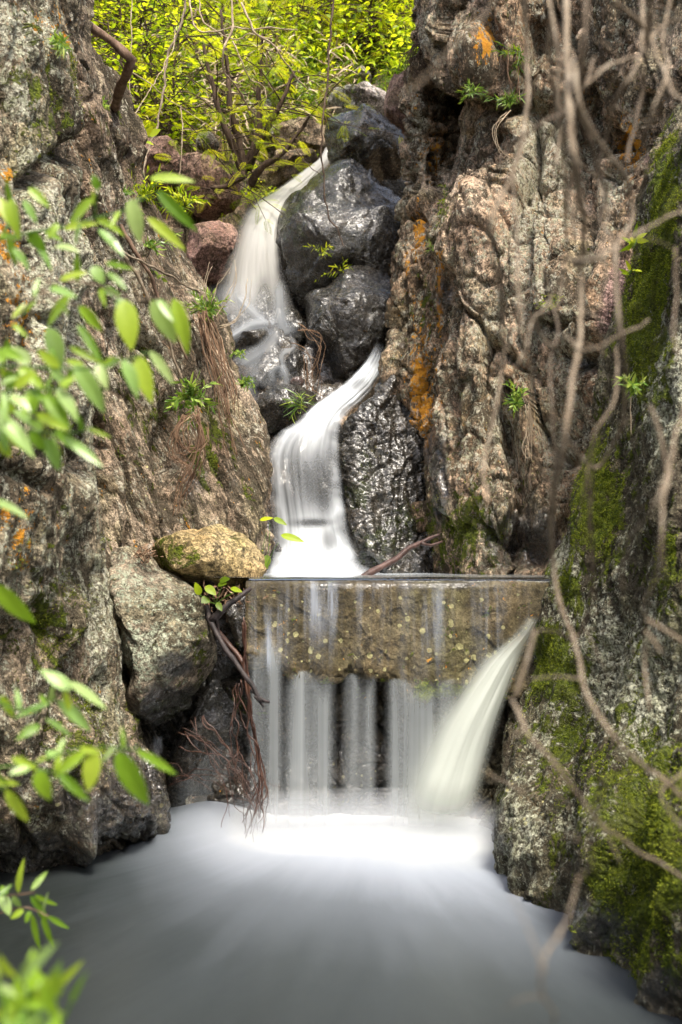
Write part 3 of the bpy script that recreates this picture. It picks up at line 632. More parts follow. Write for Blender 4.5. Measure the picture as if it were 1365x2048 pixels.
# ------------------------------------------------------------- boulders
W_ALL = dict(wet=([(700, 500, 400, 500, .8)], .2))
boulder('angular_boulder', [(304, 1098), (316, 1082), (350, 1070), (395, 1062), (424, 1046), (462, 1062), (495, 1080), (526, 1110), (530, 1140), (514, 1162), (470, 1178), (410, 1172), (350, 1160), (318, 1142)], 4.75, .26, M['tan'], 3,
        'tan angular boulder with yellow-green moss on its left face, wedged left of the weir', dict(moss=([(345, 1105, 50, 40, .62), (420, 1075, 50, 20, .3)], -.25), lichen=([], 0), orange=([], -.5), wet=([], -.5), speck=([(470, 1100, 60, 60, .2)], 0)),
        cuts=14, p=.62, big=.03, blk=(.3, .02), blk2=(.1, .006), crack=.006, fine=.008, rid=.008)
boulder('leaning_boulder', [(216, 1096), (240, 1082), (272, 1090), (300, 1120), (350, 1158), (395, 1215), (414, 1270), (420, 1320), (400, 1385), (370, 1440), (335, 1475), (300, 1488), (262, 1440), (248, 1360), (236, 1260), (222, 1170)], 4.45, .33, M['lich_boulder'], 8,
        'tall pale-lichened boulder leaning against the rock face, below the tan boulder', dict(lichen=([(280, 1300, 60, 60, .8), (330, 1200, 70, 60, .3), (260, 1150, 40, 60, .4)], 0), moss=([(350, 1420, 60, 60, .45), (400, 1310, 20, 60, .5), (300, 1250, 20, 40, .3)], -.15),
        orange=([], -.5), wet=([(345, 1430, 90, 75, 1.0), (345, 1330, 50, 30, .9), (290, 1470, 50, 60, 1.)], -.2), speck=([(350, 1420, 70, 70, .8)], 0)),  # wet patches also paint the shade of the overhang on the lower part
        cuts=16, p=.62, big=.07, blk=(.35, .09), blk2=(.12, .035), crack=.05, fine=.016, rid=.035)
boulder('corner_stone', [(452, 1232), (470, 1196), (500, 1182), (520, 1190), (524, 1250), (516, 1290), (486, 1306), (460, 1280)], 4.6, .12, M['dark_wet'], 12,
        'small glistening wet stone at the left corner of the weir', dict(wet=([(480, 1240, 100, 100, .9)], 0), moss=([(470, 1290, 30, 20, .5)], -.2), speck=([(490, 1290, 30, 20, .9)], 0)), sub=5, big=.03, blk=(.1, .02), blk2=(.04, .012), crack=.01, fine=.01)
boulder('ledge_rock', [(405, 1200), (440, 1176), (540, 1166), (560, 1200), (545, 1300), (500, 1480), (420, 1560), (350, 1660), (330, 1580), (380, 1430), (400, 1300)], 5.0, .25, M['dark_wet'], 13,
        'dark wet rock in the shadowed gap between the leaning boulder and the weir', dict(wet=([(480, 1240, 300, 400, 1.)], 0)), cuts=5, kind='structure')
# wet boulders beside the upper cascade
wb = [('capstone', [(656, 262), (668, 240), (710, 232), (745, 232), (780, 250), (805, 285), (812, 320), (795, 338), (770, 335), (742, 350), (712, 335), (690, 330), (668, 318), (658, 290)], 9.0, .38, 21, 'flat-topped grey wet boulder perched over the dark hollow, highest of the wet boulders', 10),
      ('round_boulder', [(562, 448), (575, 410), (610, 370), (650, 336), (678, 330), (715, 345), (752, 372), (790, 405), (800, 440), (760, 470), (700, 480), (640, 500), (600, 560), (606, 610), (590, 600), (566, 520)], 8.75, .45, 22, 'rounded black and olive boulder that the upper cascade slides past', 6),
      ('glossy_boulder', [(585, 450), (630, 425), (690, 405), (735, 398), (790, 402), (835, 405), (840, 470), (820, 540), (790, 600), (740, 590), (690, 570), (640, 600), (606, 590), (590, 520)], 8.45, .42, 23, 'wide silvery wet boulder in the middle of the dark boulder pile', 8),
      ('lower_boulder', [(606, 600), (615, 568), (650, 556), (690, 535), (730, 528), (772, 545), (800, 600), (800, 690), (770, 730), (730, 770), (690, 800), (655, 800), (640, 740), (612, 680)], 8.0, .42, 24, 'tall black boulder with a sky-lit wet top, lowest of the wet boulder pile', 9)]
for nm, poly, D, th, sd_, lab, cuts in wb:
    boulder(nm, poly, D, th, M['dark_wet'], sd_, lab, dict(wet=([(700, 500, 500, 500, .5)], .2), moss=([(590, 450, 40, 70, .45), (610, 380, 40, 40, .45), (650, 640, 40, 70, .2)], -.15), orange=([(690, 310, 20, 12, .45)], -.4), speck=([(740, 380, 60, 40, .4)], 0)),
            cuts=cuts + 10, p=.52, group='wet boulders beside the upper cascade', big=.08, blk=(.4, .09), blk2=(.13, .035), crack=.035, fine=.02, rid=.03)
sm = [([(510, 610), (513, 570), (524, 560), (538, 574), (545, 610), (548, 650), (530, 655), (514, 640)], 8.55, .16, 'upright rounded stone parting the mist of the upper cascade'),
      ([(558, 655), (560, 622), (590, 616), (604, 634), (610, 690), (590, 705), (566, 690)], 8.35, .18, 'square dark stone against the foot of the round boulder'),
      ([(455, 690), (470, 670), (500, 655), (520, 650), (538, 668), (530, 700), (500, 715), (465, 712)], 8.1, .2, 'low dark stone under the left streamlet'),
      ([(545, 690), (556, 677), (580, 676), (582, 692), (566, 702), (548, 702)], 8.2, .1, 'small wet stone between the two streamlets'),
      ([(490, 745), (510, 720), (545, 705), (566, 720), (568, 760), (545, 790), (510, 800), (490, 780)], 7.9, .22, 'rough black stone with thin water trickling over it'),
      ([(568, 720), (585, 700), (605, 715), (612, 750), (600, 790), (575, 780)], 7.9, .16, 'narrow black stone right of the trickle'),
      ([(505, 850), (520, 800), (550, 778), (590, 776), (640, 790), (656, 820), (620, 850), (570, 880), (530, 900), (505, 890)], 7.4, .3, 'broad dark stone with a grass tuft above the lower cascade'),
      ([(540, 1110), (545, 1085), (575, 1090), (600, 1120), (610, 1150), (545, 1160)], 6.2, .1, 'wet dark stone at the left foot of the white cascade'),
      ([(610, 1140), (612, 1080), (635, 1058), (660, 1062), (672, 1095), (660, 1150)], 6.42, .12, 'smooth submerged stone veiled by the white cascade')]
for k, (poly, D, th, lab) in enumerate(sm):
    boulder('stream_stone', poly, D, th, M['dark_wet'], 60 + k, lab, dict(wet=([(560, 700, 500, 700, .6)], .2), moss=([(520, 860, 50, 40, .4)], -.2)), sub=5, cuts=6, group='stones in the stream', big=.03, blk=(.2, .04), blk2=(.07, .02), crack=.015, fine=.012, rid=.015)
boulder('pebble', [(580, 764), (588, 755), (602, 754), (609, 762), (604, 774), (588, 776)], 7.62, .05, M['red'], 80, 'smooth reddish brown pebble on the black stones', dict(wet=([(595, 765, 60, 60, .8)], 0)), sub=4, cuts=0, p=1., big=.004, blk=(.2, .003), blk2=(.1, .001), crack=0, fine=.001, rid=.001)
# rock wall the middle fall runs over (seen through the veil)
boulder('fall_step', [(560, 900), (620, 850), (690, 850), (712, 930), (706, 1000), (716, 1040), (640, 1052), (560, 1060), (548, 980)], 7.0, .36, M['dark_wet'], 83, 'black rock step seen through the white cascade', dict(wet=([(640, 960, 300, 300, 1.)], 0)), cuts=6, kind='structure', sub=5)
up = [('reddish_boulder', [(278, 335), (285, 292), (305, 272), (335, 274), (356, 300), (360, 340), (340, 372), (300, 366)], 9.0, .25, 'red', 'reddish brown boulder beside the layered rock, under the bushes'),
      ('dark_boulder', [(396, 285), (404, 268), (425, 268), (436, 288), (428, 302), (405, 300)], 9.3, .12, 'grey', 'small grey squared stone left of the dark shrub stems'),
      ('reddish_boulder', [(350, 330), (380, 316), (430, 330), (470, 350), (480, 400), (440, 430), (380, 420), (352, 385)], 9.05, .3, 'red', 'dark reddish rock under the leaning shrub'),
      ('reddish_boulder', [(382, 490), (386, 460), (420, 440), (460, 446), (474, 470), (466, 510), (430, 560), (395, 560)], 8.7, .3, 'red', 'split reddish rock at the left edge of the upper cascade'),
      ('bank_rock', [(492, 400), (510, 360), (545, 330), (590, 300), (625, 296), (640, 310), (600, 340), (560, 375), (520, 405)], 9.7, .3, 'slope', 'brown weathered bank rock along the top of the upper cascade'),
      ('bank_rock', [(545, 280), (570, 250), (620, 236), (652, 250), (655, 300), (610, 320), (560, 318)], 10.1, .3, 'slope', 'tan stony bank above the upper cascade'),
      ('hill_boulder', [(612, 180), (622, 160), (645, 155), (658, 166), (656, 184), (630, 190)], 11.0, .16, 'grey', 'grey round boulder half hidden in leaves, left of two'),
      ('hill_boulder', [(655, 200), (668, 178), (705, 168), (755, 172), (778, 190), (770, 220), (730, 236), (680, 234)], 10.2, .3, 'grey', 'broad pale speckled boulder behind the capstone'),
      ('hill_boulder', [(700, 150), (712, 136), (735, 138), (745, 155), (730, 168), (706, 166)], 11.2, .2, 'grey', 'small pale boulder among the leaves above the broad speckled one'),
      ('hill_boulder', [(770, 200), (768, 165), (790, 140), (822, 130), (842, 160), (838, 250), (812, 262), (786, 240)], 9.3, .35, 'red', 'purple-brown boulder leaning on the rock pillar'),
      ('hill_boulder', [(798, 300), (804, 288), (820, 286), (828, 300), (820, 312), (802, 312)], 8.6, .08, 'grey', 'small pale stone stuck in the dark hollow'),
      ('hill_boulder', [(480, 215), (500, 196), (530, 200), (548, 222), (530, 240), (492, 238)], 10.6, .16, 'grey', 'pale stone behind the shrub stems'),
      ('hill_boulder', [(520, 262), (545, 250), (560, 262), (556, 282), (530, 286)], 10.2, .12, 'grey', 'blue-grey stone just right of the shrub stems')]
for k, (nm, poly, D, th, mt, lab) in enumerate(up):
    boulder(nm, poly, D, th, M[mt], 90 + k, lab, dict(moss=([(690, 200, 60, 30, .3)], -.1), speck=([(720, 190, 60, 30, .9)], 0)), sub=5, cuts=8, p=.7, group='boulders on the hillside', big=.05, blk=(.3, .06), blk2=(.1, .025), crack=.02, fine=.012, rid=.02)
V_, F__ = boulder_geo([(690, 410), (700, 330), (770, 300), (860, 300), (860, 430), (780, 450)], 10.2, .4, 5, sub=5)  # back rock of the hollow; its shade is painted in as wet black
tag(mk('hollow_back', V_, F__, M['dark_wet'], None, dict(wet=np.ones(len(V_)))), 'rock back of the hollow between capstone and pillar, its shade painted black', None, None, 'structure')

# ------------------------------------------------------------- weir
weir = tag(empty('weir', (.25, 4.6, -1.3)), 'low concrete weir wall, brown and yellow-speckled, with thin water running down its face', 'weir')
nu, nv = 460, 300
xs = np.linspace(-.43, 1.05, nu)
pxs = xs * F_ / 4.5 + CX
bot = 1352 + 34 * sstep(780, 830, pxs) - 30 * sstep(600, 520, pxs) + 7 * np.sin(pxs / 31.) + 4 * np.sin(pxs / 13.)
zb = (HY - bot) * 4.5 / F_; zt = WATER_Z - .012
prof = []
for i in range(nu):
    a = [(5.15, zt - .02), (4.7, zt - .004), (4.56, zt - .004), (4.525, zt - .010), (4.508, zt - .028), (4.5, zt - .07), (4.495, (zt + zb[i]) / 2), (4.50, zb[i] + .05), (4.515, zb[i] + .012), (4.55, zb[i] - .004), (4.9, zb[i] + .03)]
    prof.append([(xs[i], y, z) for y, z in a])
Gw = np.swapaxes(cat_rom(np.swapaxes(np.array(prof), 0, 1), nv, 0), 0, 0)
nw_ = normals(Gw)
if np.median((nw_ * -Gw).sum(-1)) < 0: nw_ = -nw_
k_ = rock_disp(Gw, 61, 1., big=.012, blk=(.3, .012), blk2=(.09, .007), crack=.004, fine=.006, rid=.008).reshape(nv, nu)
edge = np.exp(-((Gw[..., 2] - zb[None]) / .07) ** 2)
k_ = k_ * (.55 + 1.1 * edge) - .02 * edge
k_ *= 1 - .8 * (Gw[..., 2] > zt - .03)
Vw = (Gw + nw_ * k_[..., None]).reshape(-1, 3)
mk('cap', Vw, gridF(nv, nu), M['weir'], weir, dict(moss=paint(Vw, [(900, 1385, 110, 22, .75), (700, 1366, 200, 14, .3), (560, 1345, 60, 12, .4)], -.25), orange=paint(Vw, [(890, 1384, 120, 16, .35)], -.35),
   wet=paint(Vw, [(800, 1170, 500, 16, .5), (600, 1200, 120, 60, .3)], -.1), speck=paint(Vw, [(900, 1270, 120, 90, .75), (700, 1310, 160, 50, .6), (580, 1270, 60, 60, .6)], .1), lichen=paint(Vw, [(900, 1215, 40, 24, .8), (950, 1240, 40, 24, .6)], 0)))
WL = [[(300, py, D + .35), (420, py, D + .1), (520, py, D), (700, py, D), (900, py, D), (1120, py, D - .05), (1300, py, D)] for py, D in ((1300, 4.72), (1400, 4.72), (1500, 4.74), (1600, 4.7), (1700, 4.66), (1800, 4.6))]
Gl, nl_ = sheet(WL, 420, 260); dl = rock_disp(Gl, 64, 1., big=.05, blk=(.26, .06), blk2=(.09, .02), crack=.04, fine=.01, rid=.02).reshape(260, 420, 1)
Vl = (Gl + nl_ * dl).reshape(-1, 3)
mk('lower_wall', Vl, gridF(260, 420), M['weir_low'], weir, dict(wet=paint(Vl, [(600, 1500, 400, 200, .3)], 0), moss=paint(Vl, [(480, 1410, 30, 30, .6), (650, 1600, 60, 60, .25)], -.2), speck=paint(Vl, [(700, 1560, 100, 90, .8), (640, 1430, 60, 60, .6)], .1)))
# ------------------------------------------------------------- water
def wgrid(L, R, nu, nv, mid=None, bulge=0.):
    """L, R edge curves of (px,py,D). returns grid nv x nu (rows along the flow)"""
    l = cat_rom(unproj(np.array(L, float)), nv, 0); r = cat_rom(unproj(np.array(R, float)), nv, 0)
    t = np.linspace(0, 1, nu)[None, :, None]
    G = l[:, None] * (1 - t) + r[:, None] * t
    G[..., 1] -= bulge * np.sin(np.pi * t[..., 0])
    return G
def water(name, G, mat, opf, label, kind='structure', rip=.0, fl=None):
    nv, nu = G.shape[:2]
    u = np.repeat(np.linspace(0, 1, nu)[None], nv, 0); v = np.repeat(np.linspace(0, 1, nv)[:, None], nu, 1)
    L = np.linalg.norm(np.diff(G.mean(1), axis=0), axis=1).sum(); Wd = np.linalg.norm(G[:, -1] - G[:, 0], axis=1).mean()
    if rip:
        q = np.stack([u * Wd * 22, v * L * 1.2, v * 0], -1).reshape(-1, 3)
        G = G + normals(G) * (rip * fbm(q, 3, 77).reshape(nv, nu)[..., None])
    x, y = pix(G)
    op = np.clip(opf(u, v, x, y), 0, 1)
    o = mk(name, G.reshape(-1, 3), gridF(nv, nu), mat, None, dict(op=op, fu=u * (fl or Wd), fv=v * L))
    return tag(o, label, None, None, kind)
def gs(x, c, w): return np.exp(-((x - c) / w) ** 2)
def hole(x, y, cx, cy, rx, ry, a=1.): return 1 - a * np.exp(-(((x - cx) / rx) ** 2 + ((y - cy) / ry) ** 2) ** 1.5)

UL = [(650, 296, 9.75), (632, 322, 9.6), (598, 345, 9.4), (548, 380, 9.15), (500, 405, 8.95), (476, 440, 8.8), (458, 490, 8.7), (438, 545, 8.6), (424, 600, 8.5), (412, 660, 8.4)]
UR = [(668, 296, 9.7), (664, 322, 9.55), (636, 358, 9.35), (600, 392, 9.1), (577, 425, 8.9), (562, 465, 8.75), (566, 510, 8.6), (578, 560, 8.5), (590, 605, 8.4), (606, 650, 8.3)]
water('upper_fall', wgrid(UL, UR, 120, 240, bulge=.08), M['fall_warm'],
      lambda u, v, x, y: sstep(0, .34, u) * sstep(1, .84, u) * (.95 - .12 * sstep(.55, .9, v)) * sstep(1, .86, v) * hole(x, y, 527, 600, 16, 44, .65) * hole(x, y, 565, 590, 14, 50, .6) * sstep(0, .02, v) * (1 - .55 * sstep(.6, .98, v) * sstep(.45, .8, u)) * (1 - .35 * gs(u, .12, .16)),
      'silky cream-white upper cascade sliding down left of the round boulder', rip=.012)
streams = [([(470, 560), (480, 610), (500, 650), (530, 690)], 110, 8.15, .42, 'thin haze of spray over the stones at the foot of the upper cascade'), ([(530, 690), (530, 730), (525, 780)], 90, 7.68, .20, 'thin water haze over the rough black stones'),
           ([(440, 690), (470, 672), (505, 652), (540, 648)], 22, 8.0, .75, 'thin white trickle along the low dark stone at the left'),
           ([(470, 590), (500, 620), (530, 645), (562, 650)], 22, 8.25, .8, 'slanting white streamlet at the foot of the upper cascade'),
           ([(556, 560), (560, 600), (562, 640), (566, 662), (600, 655)], 26, 8.2, .65, 'narrow water strand dropping beside the square stone'),
           ([(566, 655), (540, 690), (520, 710), (490, 726), (480, 740)], 34, 7.85, .6, 'short fan of water spreading left over the black stones'),
           ([(575, 668), (590, 700), (566, 706), (564, 740), (572, 760)], 16, 7.8, .6, 'thin water thread right of the small wet stone'),
           ([(545, 770), (545, 745), (566, 738), (572, 770), (555, 786)], 16, 7.72, .45, 'looping trickle over the rough black stone'),
           ([(560, 776), (548, 795), (530, 812), (512, 822)], 16, 7.3, .85, 'last white trickle sliding left above the grass tuft'),
           ([(520, 720), (505, 760), (500, 800), (512, 840)], 30, 7.75, .3, 'faint wet veil at the left of the black stones'),
           ([(742, 338), (739, 352), (742, 372)], 7, 8.6, .35, 'tiny drip under the capstone')]
for cpts, wd, D, op, lab in streams:
    c = np.array(cpts, float); d = np.gradient(c, axis=0); d /= np.linalg.norm(d, axis=1, keepdims=True); nrm = np.stack([-d[:, 1], d[:, 0]], 1)
    ww = wd * .5 * np.linspace(1.3, 1.9, len(c))[:, None]
    L_ = [(*p, D) for p in c + nrm * ww]; R_ = [(*p, D) for p in c - nrm * ww]
    water('streamlet', wgrid(L_, R_, 24, 80, bulge=.03), M['soft'], lambda u, v, x, y, o_=op: o_ * .85 * np.sin(np.pi * u) ** 1.8 * sstep(0, .2, v) * sstep(1, .8, v), lab, rip=.01)

ML = [(750, 684, 7.35), (732, 716, 7.2), (704, 750, 7.05), (664, 782, 6.9), (622, 812, 6.72), (592, 842, 6.6), (556, 866, 6.5), (530, 900, 6.42), (532, 960, 6.36), (538, 1020, 6.3), (540, 1070, 6.22), (536, 1120, 6.12), (524, 1152, 6.0)]
MR = [(776, 700, 7.3), (768, 738, 7.15), (750, 774, 7.0), (728, 800, 6.82), (700, 826, 6.66), (684, 850, 6.54), (680, 876, 6.46), (684, 920, 6.38), (690, 975, 6.32), (696, 1030, 6.26), (706, 1078, 6.18), (722, 1122, 6.08), (742, 1153, 5.95)]
def mop(u, v, x, y):
    q = np.stack([v.ravel() * 14, u.ravel() * 2, u.ravel() * 0], 1); r_ = fbm(q, 3, 91).reshape(u.shape)
    o = sstep(0, .20 + .22 * r_, u) * sstep(1, .80 - .22 * r_, u) * sstep(0, .16, v)
    o = o * hole(x, y, 632, 962, 38, 76, .80) * hole(x, y, 652, 985, 16, 56, .6) * (1 - .35 * gs(x, 575, 30) * gs(y, 960, 80)) * hole(x, y, 628, 1045, 40, 9, .8) * hole(x, y, 658, 1082, 16, 26, .6) * hole(x, y, 720, 770, 20, 14, .25) * hole(x, y, 660, 900, 10, 50, .4)
    o = o * (1 - .28 * gs(x, 590, 22) * gs(y, 955, 70)) * (1 - .25 * gs(x, 552, 10) * gs(y, 960, 60))
    return np.where(v > .88, np.maximum(o, sstep(.88, .97, v) * sstep(0, .2, u) * sstep(1, .8, u)), o)
water('middle_fall', wgrid(ML, MR, 150, 300, bulge=.12), M['fall'], mop, 'bright white cascade curving down into the upper pool behind the weir', rip=.02)
# splash skirt where it meets the upper pool
SL = [(548, 1085, 6.0), (540, 1120, 5.95), (520, 1148, 5.85)]; SR = [(690, 1085, 6.0), (722, 1125, 5.95), (775, 1150, 5.85)]
water('splash', wgrid(SL, SR, 60, 60, bulge=.05), M['mist'], lambda u, v, x, y: .75 * np.sin(np.pi * u) ** .9 * sstep(0, .5, v), 'soft white splash where the cascade meets the upper pool')
# upper pool: thin level sheet behind and over the weir lip, then film down the face
def upool():
    s = NT('upper_pool_water'); pu = s.pos((1, .4, 1))
    n = s.noise(pu, 5, 3, .5)
    f = s.attr('op')
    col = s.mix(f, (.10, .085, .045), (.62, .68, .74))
    b = s.bsdf(col, .12, .6, s.bump(n, .25, .02))
    return s.end(b)
M['upool'] = upool()
ng = 200
X, Y = np.meshgrid(np.linspace(-.62, 1.25, ng), np.linspace(4.53, 7.2, ng))
Gp = np.stack([X, Y, np.full_like(X, WATER_Z)], -1)
Gp[..., 2] += .004 * fbm(Gp * np.array([3, 3, 1.]), 3, 5).reshape(ng, ng)
xx, yy = pix(Gp)
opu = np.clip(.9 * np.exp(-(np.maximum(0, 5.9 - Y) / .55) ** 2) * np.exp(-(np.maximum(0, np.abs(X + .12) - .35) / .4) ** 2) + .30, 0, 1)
tag(mk('upper_pool', Gp.reshape(-1, 3), gridF(ng, ng), M['upool'], None, dict(op=opu)), 'thin strip of still water above the weir', None, None, 'structure')
# glassy lip + film
nu2, nv2 = 420, 220
xs2 = np.linspace(-.415, 1.02, nu2); pr = []
lipn = fbm(np.stack([xs2 * 4.5, xs2 * 0, xs2 * 0], 1), 3, 9)
for i, x in enumerate(xs2):
    l = .010 * lipn[i]
    pr.append([(x, 4.60, WATER_Z + .000), (x, 4.53, WATER_Z - .001), (x, 4.498, WATER_Z - .008 + l * .35), (x, 4.486 + l, WATER_Z - .024 + l), (x, 4.484 + l * 1.3, WATER_Z - .05 + 2 * l), (x, 4.480, WATER_Z - .10), (x, 4.474, -.25), (x, 4.472, -.40), (x, 4.47, -.56)])
Gf = cat_rom(np.swapaxes(np.array(pr), 0, 1), nv2, 0)
px2, py2 = pix(Gf)
U2 = np.repeat(xs2[None], nv2, 0)
def fop(x, y):
    o = .16 + .75 * gs(x, 535, 30) * sstep(1170, 1290, y) + .6 * gs(x, 640, 44) * sstep(1320, 1200, y) + .45 * gs(x, 865, 30) * sstep(1160, 1200, y) * sstep(1350, 1250, y) + .22 * gs(x, 985, 25) + .35 * gs(x, 830, 8) * sstep(1250, 1300, y) + .25 * gs(x, 700, 90) * sstep(1300, 1180, y)
    return o * sstep(1158, 1172, y) * sstep(1396, 1350, y + 40 * (x < 800)) * sstep(1100, 1070, x)
o = mk('water_film', Gf.reshape(-1, 3), gridF(nv2, nu2), M['film'], None, dict(op=fop(px2, py2), fu=U2, fv=-Gf[..., 2]))
tag(o, 'glassy film of water curling over the weir lip and down its face', None, None, 'structure')
# free-falling veils
veils = [(494, 572, 1285, .62, 'narrow streaky veil at the left corner of the weir'), (558, 678, 1352, .66, 'broad pale veil left of the middle of the weir'),
         (680, 758, 1358, .50, 'faint veil in the middle of the weir'), (764, 925, 1368, .68, 'wide grey-white veil right of the middle of the weir')]
for k, (x0, x1, y0, op, lab) in enumerate(veils):
    L_ = [(x0, y0 - 12, 4.478), (x0, y0 + 60, 4.46), (x0 - 2, y0 + 160, 4.44), (x0 - 4, 1600, 4.42), (x0 - 8, 1690, 4.4)]
    R_ = [(x1, y0 - 12, 4.478), (x1, y0 + 60, 4.46), (x1 + 1, y0 + 160, 4.44), (x1 + 2, 1600, 4.42), (x1 + 6, 1690, 4.4)]
    sd_ = k * 3.1
    def vop(u, v, x, y, op=op, k=k):
        rg_ = np.random.default_rng(40 + k); e = sstep(0, .22, u) * sstep(1, .74, u) * sstep(0, .12 + .10 * np.sin(u * 9 + k), v); b = .42 + 0 * u
        for q in range(3 + 2 * (x1 - x0 > 90)):      # strands of uneven width that widen and fade on the way down
            c_, w_ = rg_.uniform(.12, .88), rg_.uniform(.03, .14); b = b + rg_.uniform(.2, .5) * gs(u, c_ + rg_.uniform(-.03, .03) * v, w_ * (.7 + .9 * v)) * sstep(rg_.uniform(.8, 1.8), 0, v)
        return op * e * np.clip(b, 0, 1.3) * (.85 + .25 * v) * sstep(1., .86, v)
    water('water_veil', wgrid(L_, R_, 70, 80), M['veil'], vop, lab, fl=1.0 * (x1 - x0) / 100 + 0.)
JL = [(1048, 1228, 4.44), (1010, 1272, 4.42), (946, 1320, 4.38), (884, 1388, 4.34), (830, 1460, 4.30), (790, 1540, 4.27), (762, 1610, 4.25), (738, 1690, 4.2)]
JR = [(1082, 1232, 4.45), (1070, 1262, 4.43), (1050, 1300, 4.4), (1026, 1370, 4.37), (1004, 1440, 4.33), (984, 1520, 4.3), (966, 1600, 4.26), (946, 1690, 4.2)]
water('side_jet', wgrid(JL, JR, 110, 220, bulge=.06), M['jet'], lambda u, v, x, y: (.42 + .56 * sstep(.03, .42, u) * sstep(1.0, .72, u)) * sstep(0, .46, u) * sstep(1, .84, u) * (.38 + .62 * sstep(.06, .26, v)) * sstep(0, .04, v) * sstep(.97, .72, v),
      'milky jet fanning down to the left from the right end of the weir', rip=.01)
DL = [(440, 1270, 4.86), (405, 1340, 4.84), (372, 1410, 4.82), (345, 1480, 4.8), (335, 1560, 4.78), (335, 1660, 4.75)]
DR = [(476, 1270, 4.86), (486, 1340, 4.83), (492, 1410, 4.8), (498, 1480, 4.77), (500, 1560, 4.74), (505, 1660, 4.72)]
water('shadow_veil', wgrid(DL, DR, 60, 90), M['veil'], lambda u, v, x, y: .16 * sstep(0, .3, u) * sstep(1, .6, u) * sstep(0, .2, v) + .12 * gs(x, 400, 30) * sstep(.4, 1, v), 'dim grey veil falling in the shadowed gap left of the weir', fl=1.)
GL_ = [(308, 1470, 4.7), (302, 1490, 4.68), (296, 1515, 4.66)]; GR_ = [(330, 1470, 4.7), (328, 1492, 4.68), (322, 1520, 4.66)]
water('side_trickle', wgrid(GL_, GR_, 16, 20), M['fall'], lambda u, v, x, y: .5 * np.sin(np.pi * u) * sstep(0, .2, v) * sstep(1, .7, v), 'small white trickle under the leaning boulder')

# main pool: mounded white at the impact, dark towards the viewer
nx, ny = 420, 460
X, Y = np.meshgrid(np.linspace(-2.1, 1.9, nx), np.linspace(.5, 5.3, ny))
def pool_h(X, Y):
    h = .035 * np.exp(-((Y - 4.35) / .28) ** 2) * np.exp(-((X - .15) / .75) ** 2)
    h = h + .085 * np.exp(-((Y - 4.62) / .24) ** 2) * np.exp(-((X + .62) / .22) ** 2)
    h = h + .02 * np.exp(-((Y - 4.2) / .2) ** 2) * np.exp(-((X - .3) / .4) ** 2)
    return h
dx, dy = X - .12, (4.75 - Y); ang = np.arctan2(dx, np.maximum(dy, .02)); rad = np.hypot(dx, dy)
q = np.stack([ang * 9, rad * 1.3, rad * 0], -1).reshape(-1, 3)
Zp = POOL_Z + pool_h(X, Y) + .005 * fbm(q, 4, 31).reshape(X.shape) * sstep(5, 3, Y)
GP = np.stack([X, Y, Zp], -1)
dist = np.maximum(0, 4.30 - Y)
foam = 1.0 * np.exp(-(dist / .34) ** 1.5) * np.exp(-(np.maximum(0, np.abs(X - .17) - .36) / .42) ** 2)
foam = np.maximum(foam, .60 * np.exp(-(dist / .85) ** 1.4) * np.exp(-(np.maximum(0, np.abs(X - .2 ) - .5) / .62) ** 2))
foam = np.maximum(foam, .46 * np.exp(-((X + .55) / .45) ** 2 - ((Y - 4.45) / .42) ** 2))
foam = foam + .17 * sstep(2.2, 3.4, Y) * np.exp(-((X - .45 - (3.8 - Y) * .26) / .5) ** 2)
foam = foam + .10 + .09 * sstep(2.2, 3.8, Y) * sstep(-1.6, -.2, X)
foam = foam - .16 * sstep(-.35, -1.1, X) * sstep(4.3, 3.6, Y)
var = .08 + .17 * sstep(4.3, 3.3, Y)
o = mk('pool', GP.reshape(-1, 3), gridF(ny, nx), M['pool'], None, dict(op=foam, var=var, fu=ang, fv=rad))
tag(o, 'smooth long-exposure pool water, white at the foot of the weir and dark in front', None, None, 'structure')
# spray: several thin veils of fine foam hovering just above the impact zone
mb_x, mb_y = np.meshgrid(np.linspace(-.95, .78, 160), np.linspace(3.5, 4.62, 110))
for k in range(8):
    h = .02 + .021 * k
    Zm = POOL_Z + pool_h(mb_x, mb_y) + h * np.exp(-((mb_y - 4.38) / .42) ** 2) * np.exp(-(np.maximum(0, np.abs(mb_x - .1) - .42) / .30) ** 2) + .002
    opm = (.32 - .03 * k) * np.exp(-(((mb_y - 4.34) / (.30 - .03 * k))) ** 2) * np.exp(-(np.maximum(0, np.abs(mb_x - .12) - (.45 - .025 * k)) / .2) ** 2)
    Gm = np.stack([mb_x, mb_y, Zm], -1)
    tag(mk('spray', Gm.reshape(-1, 3), gridF(110, 160), M['mist'], None, dict(op=opm * sstep(0, .2, (4.62 - mb_y)), fu=mb_x, fv=mb_y)), 'soft white spray over the foot of the falls', None, None, 'stuff')
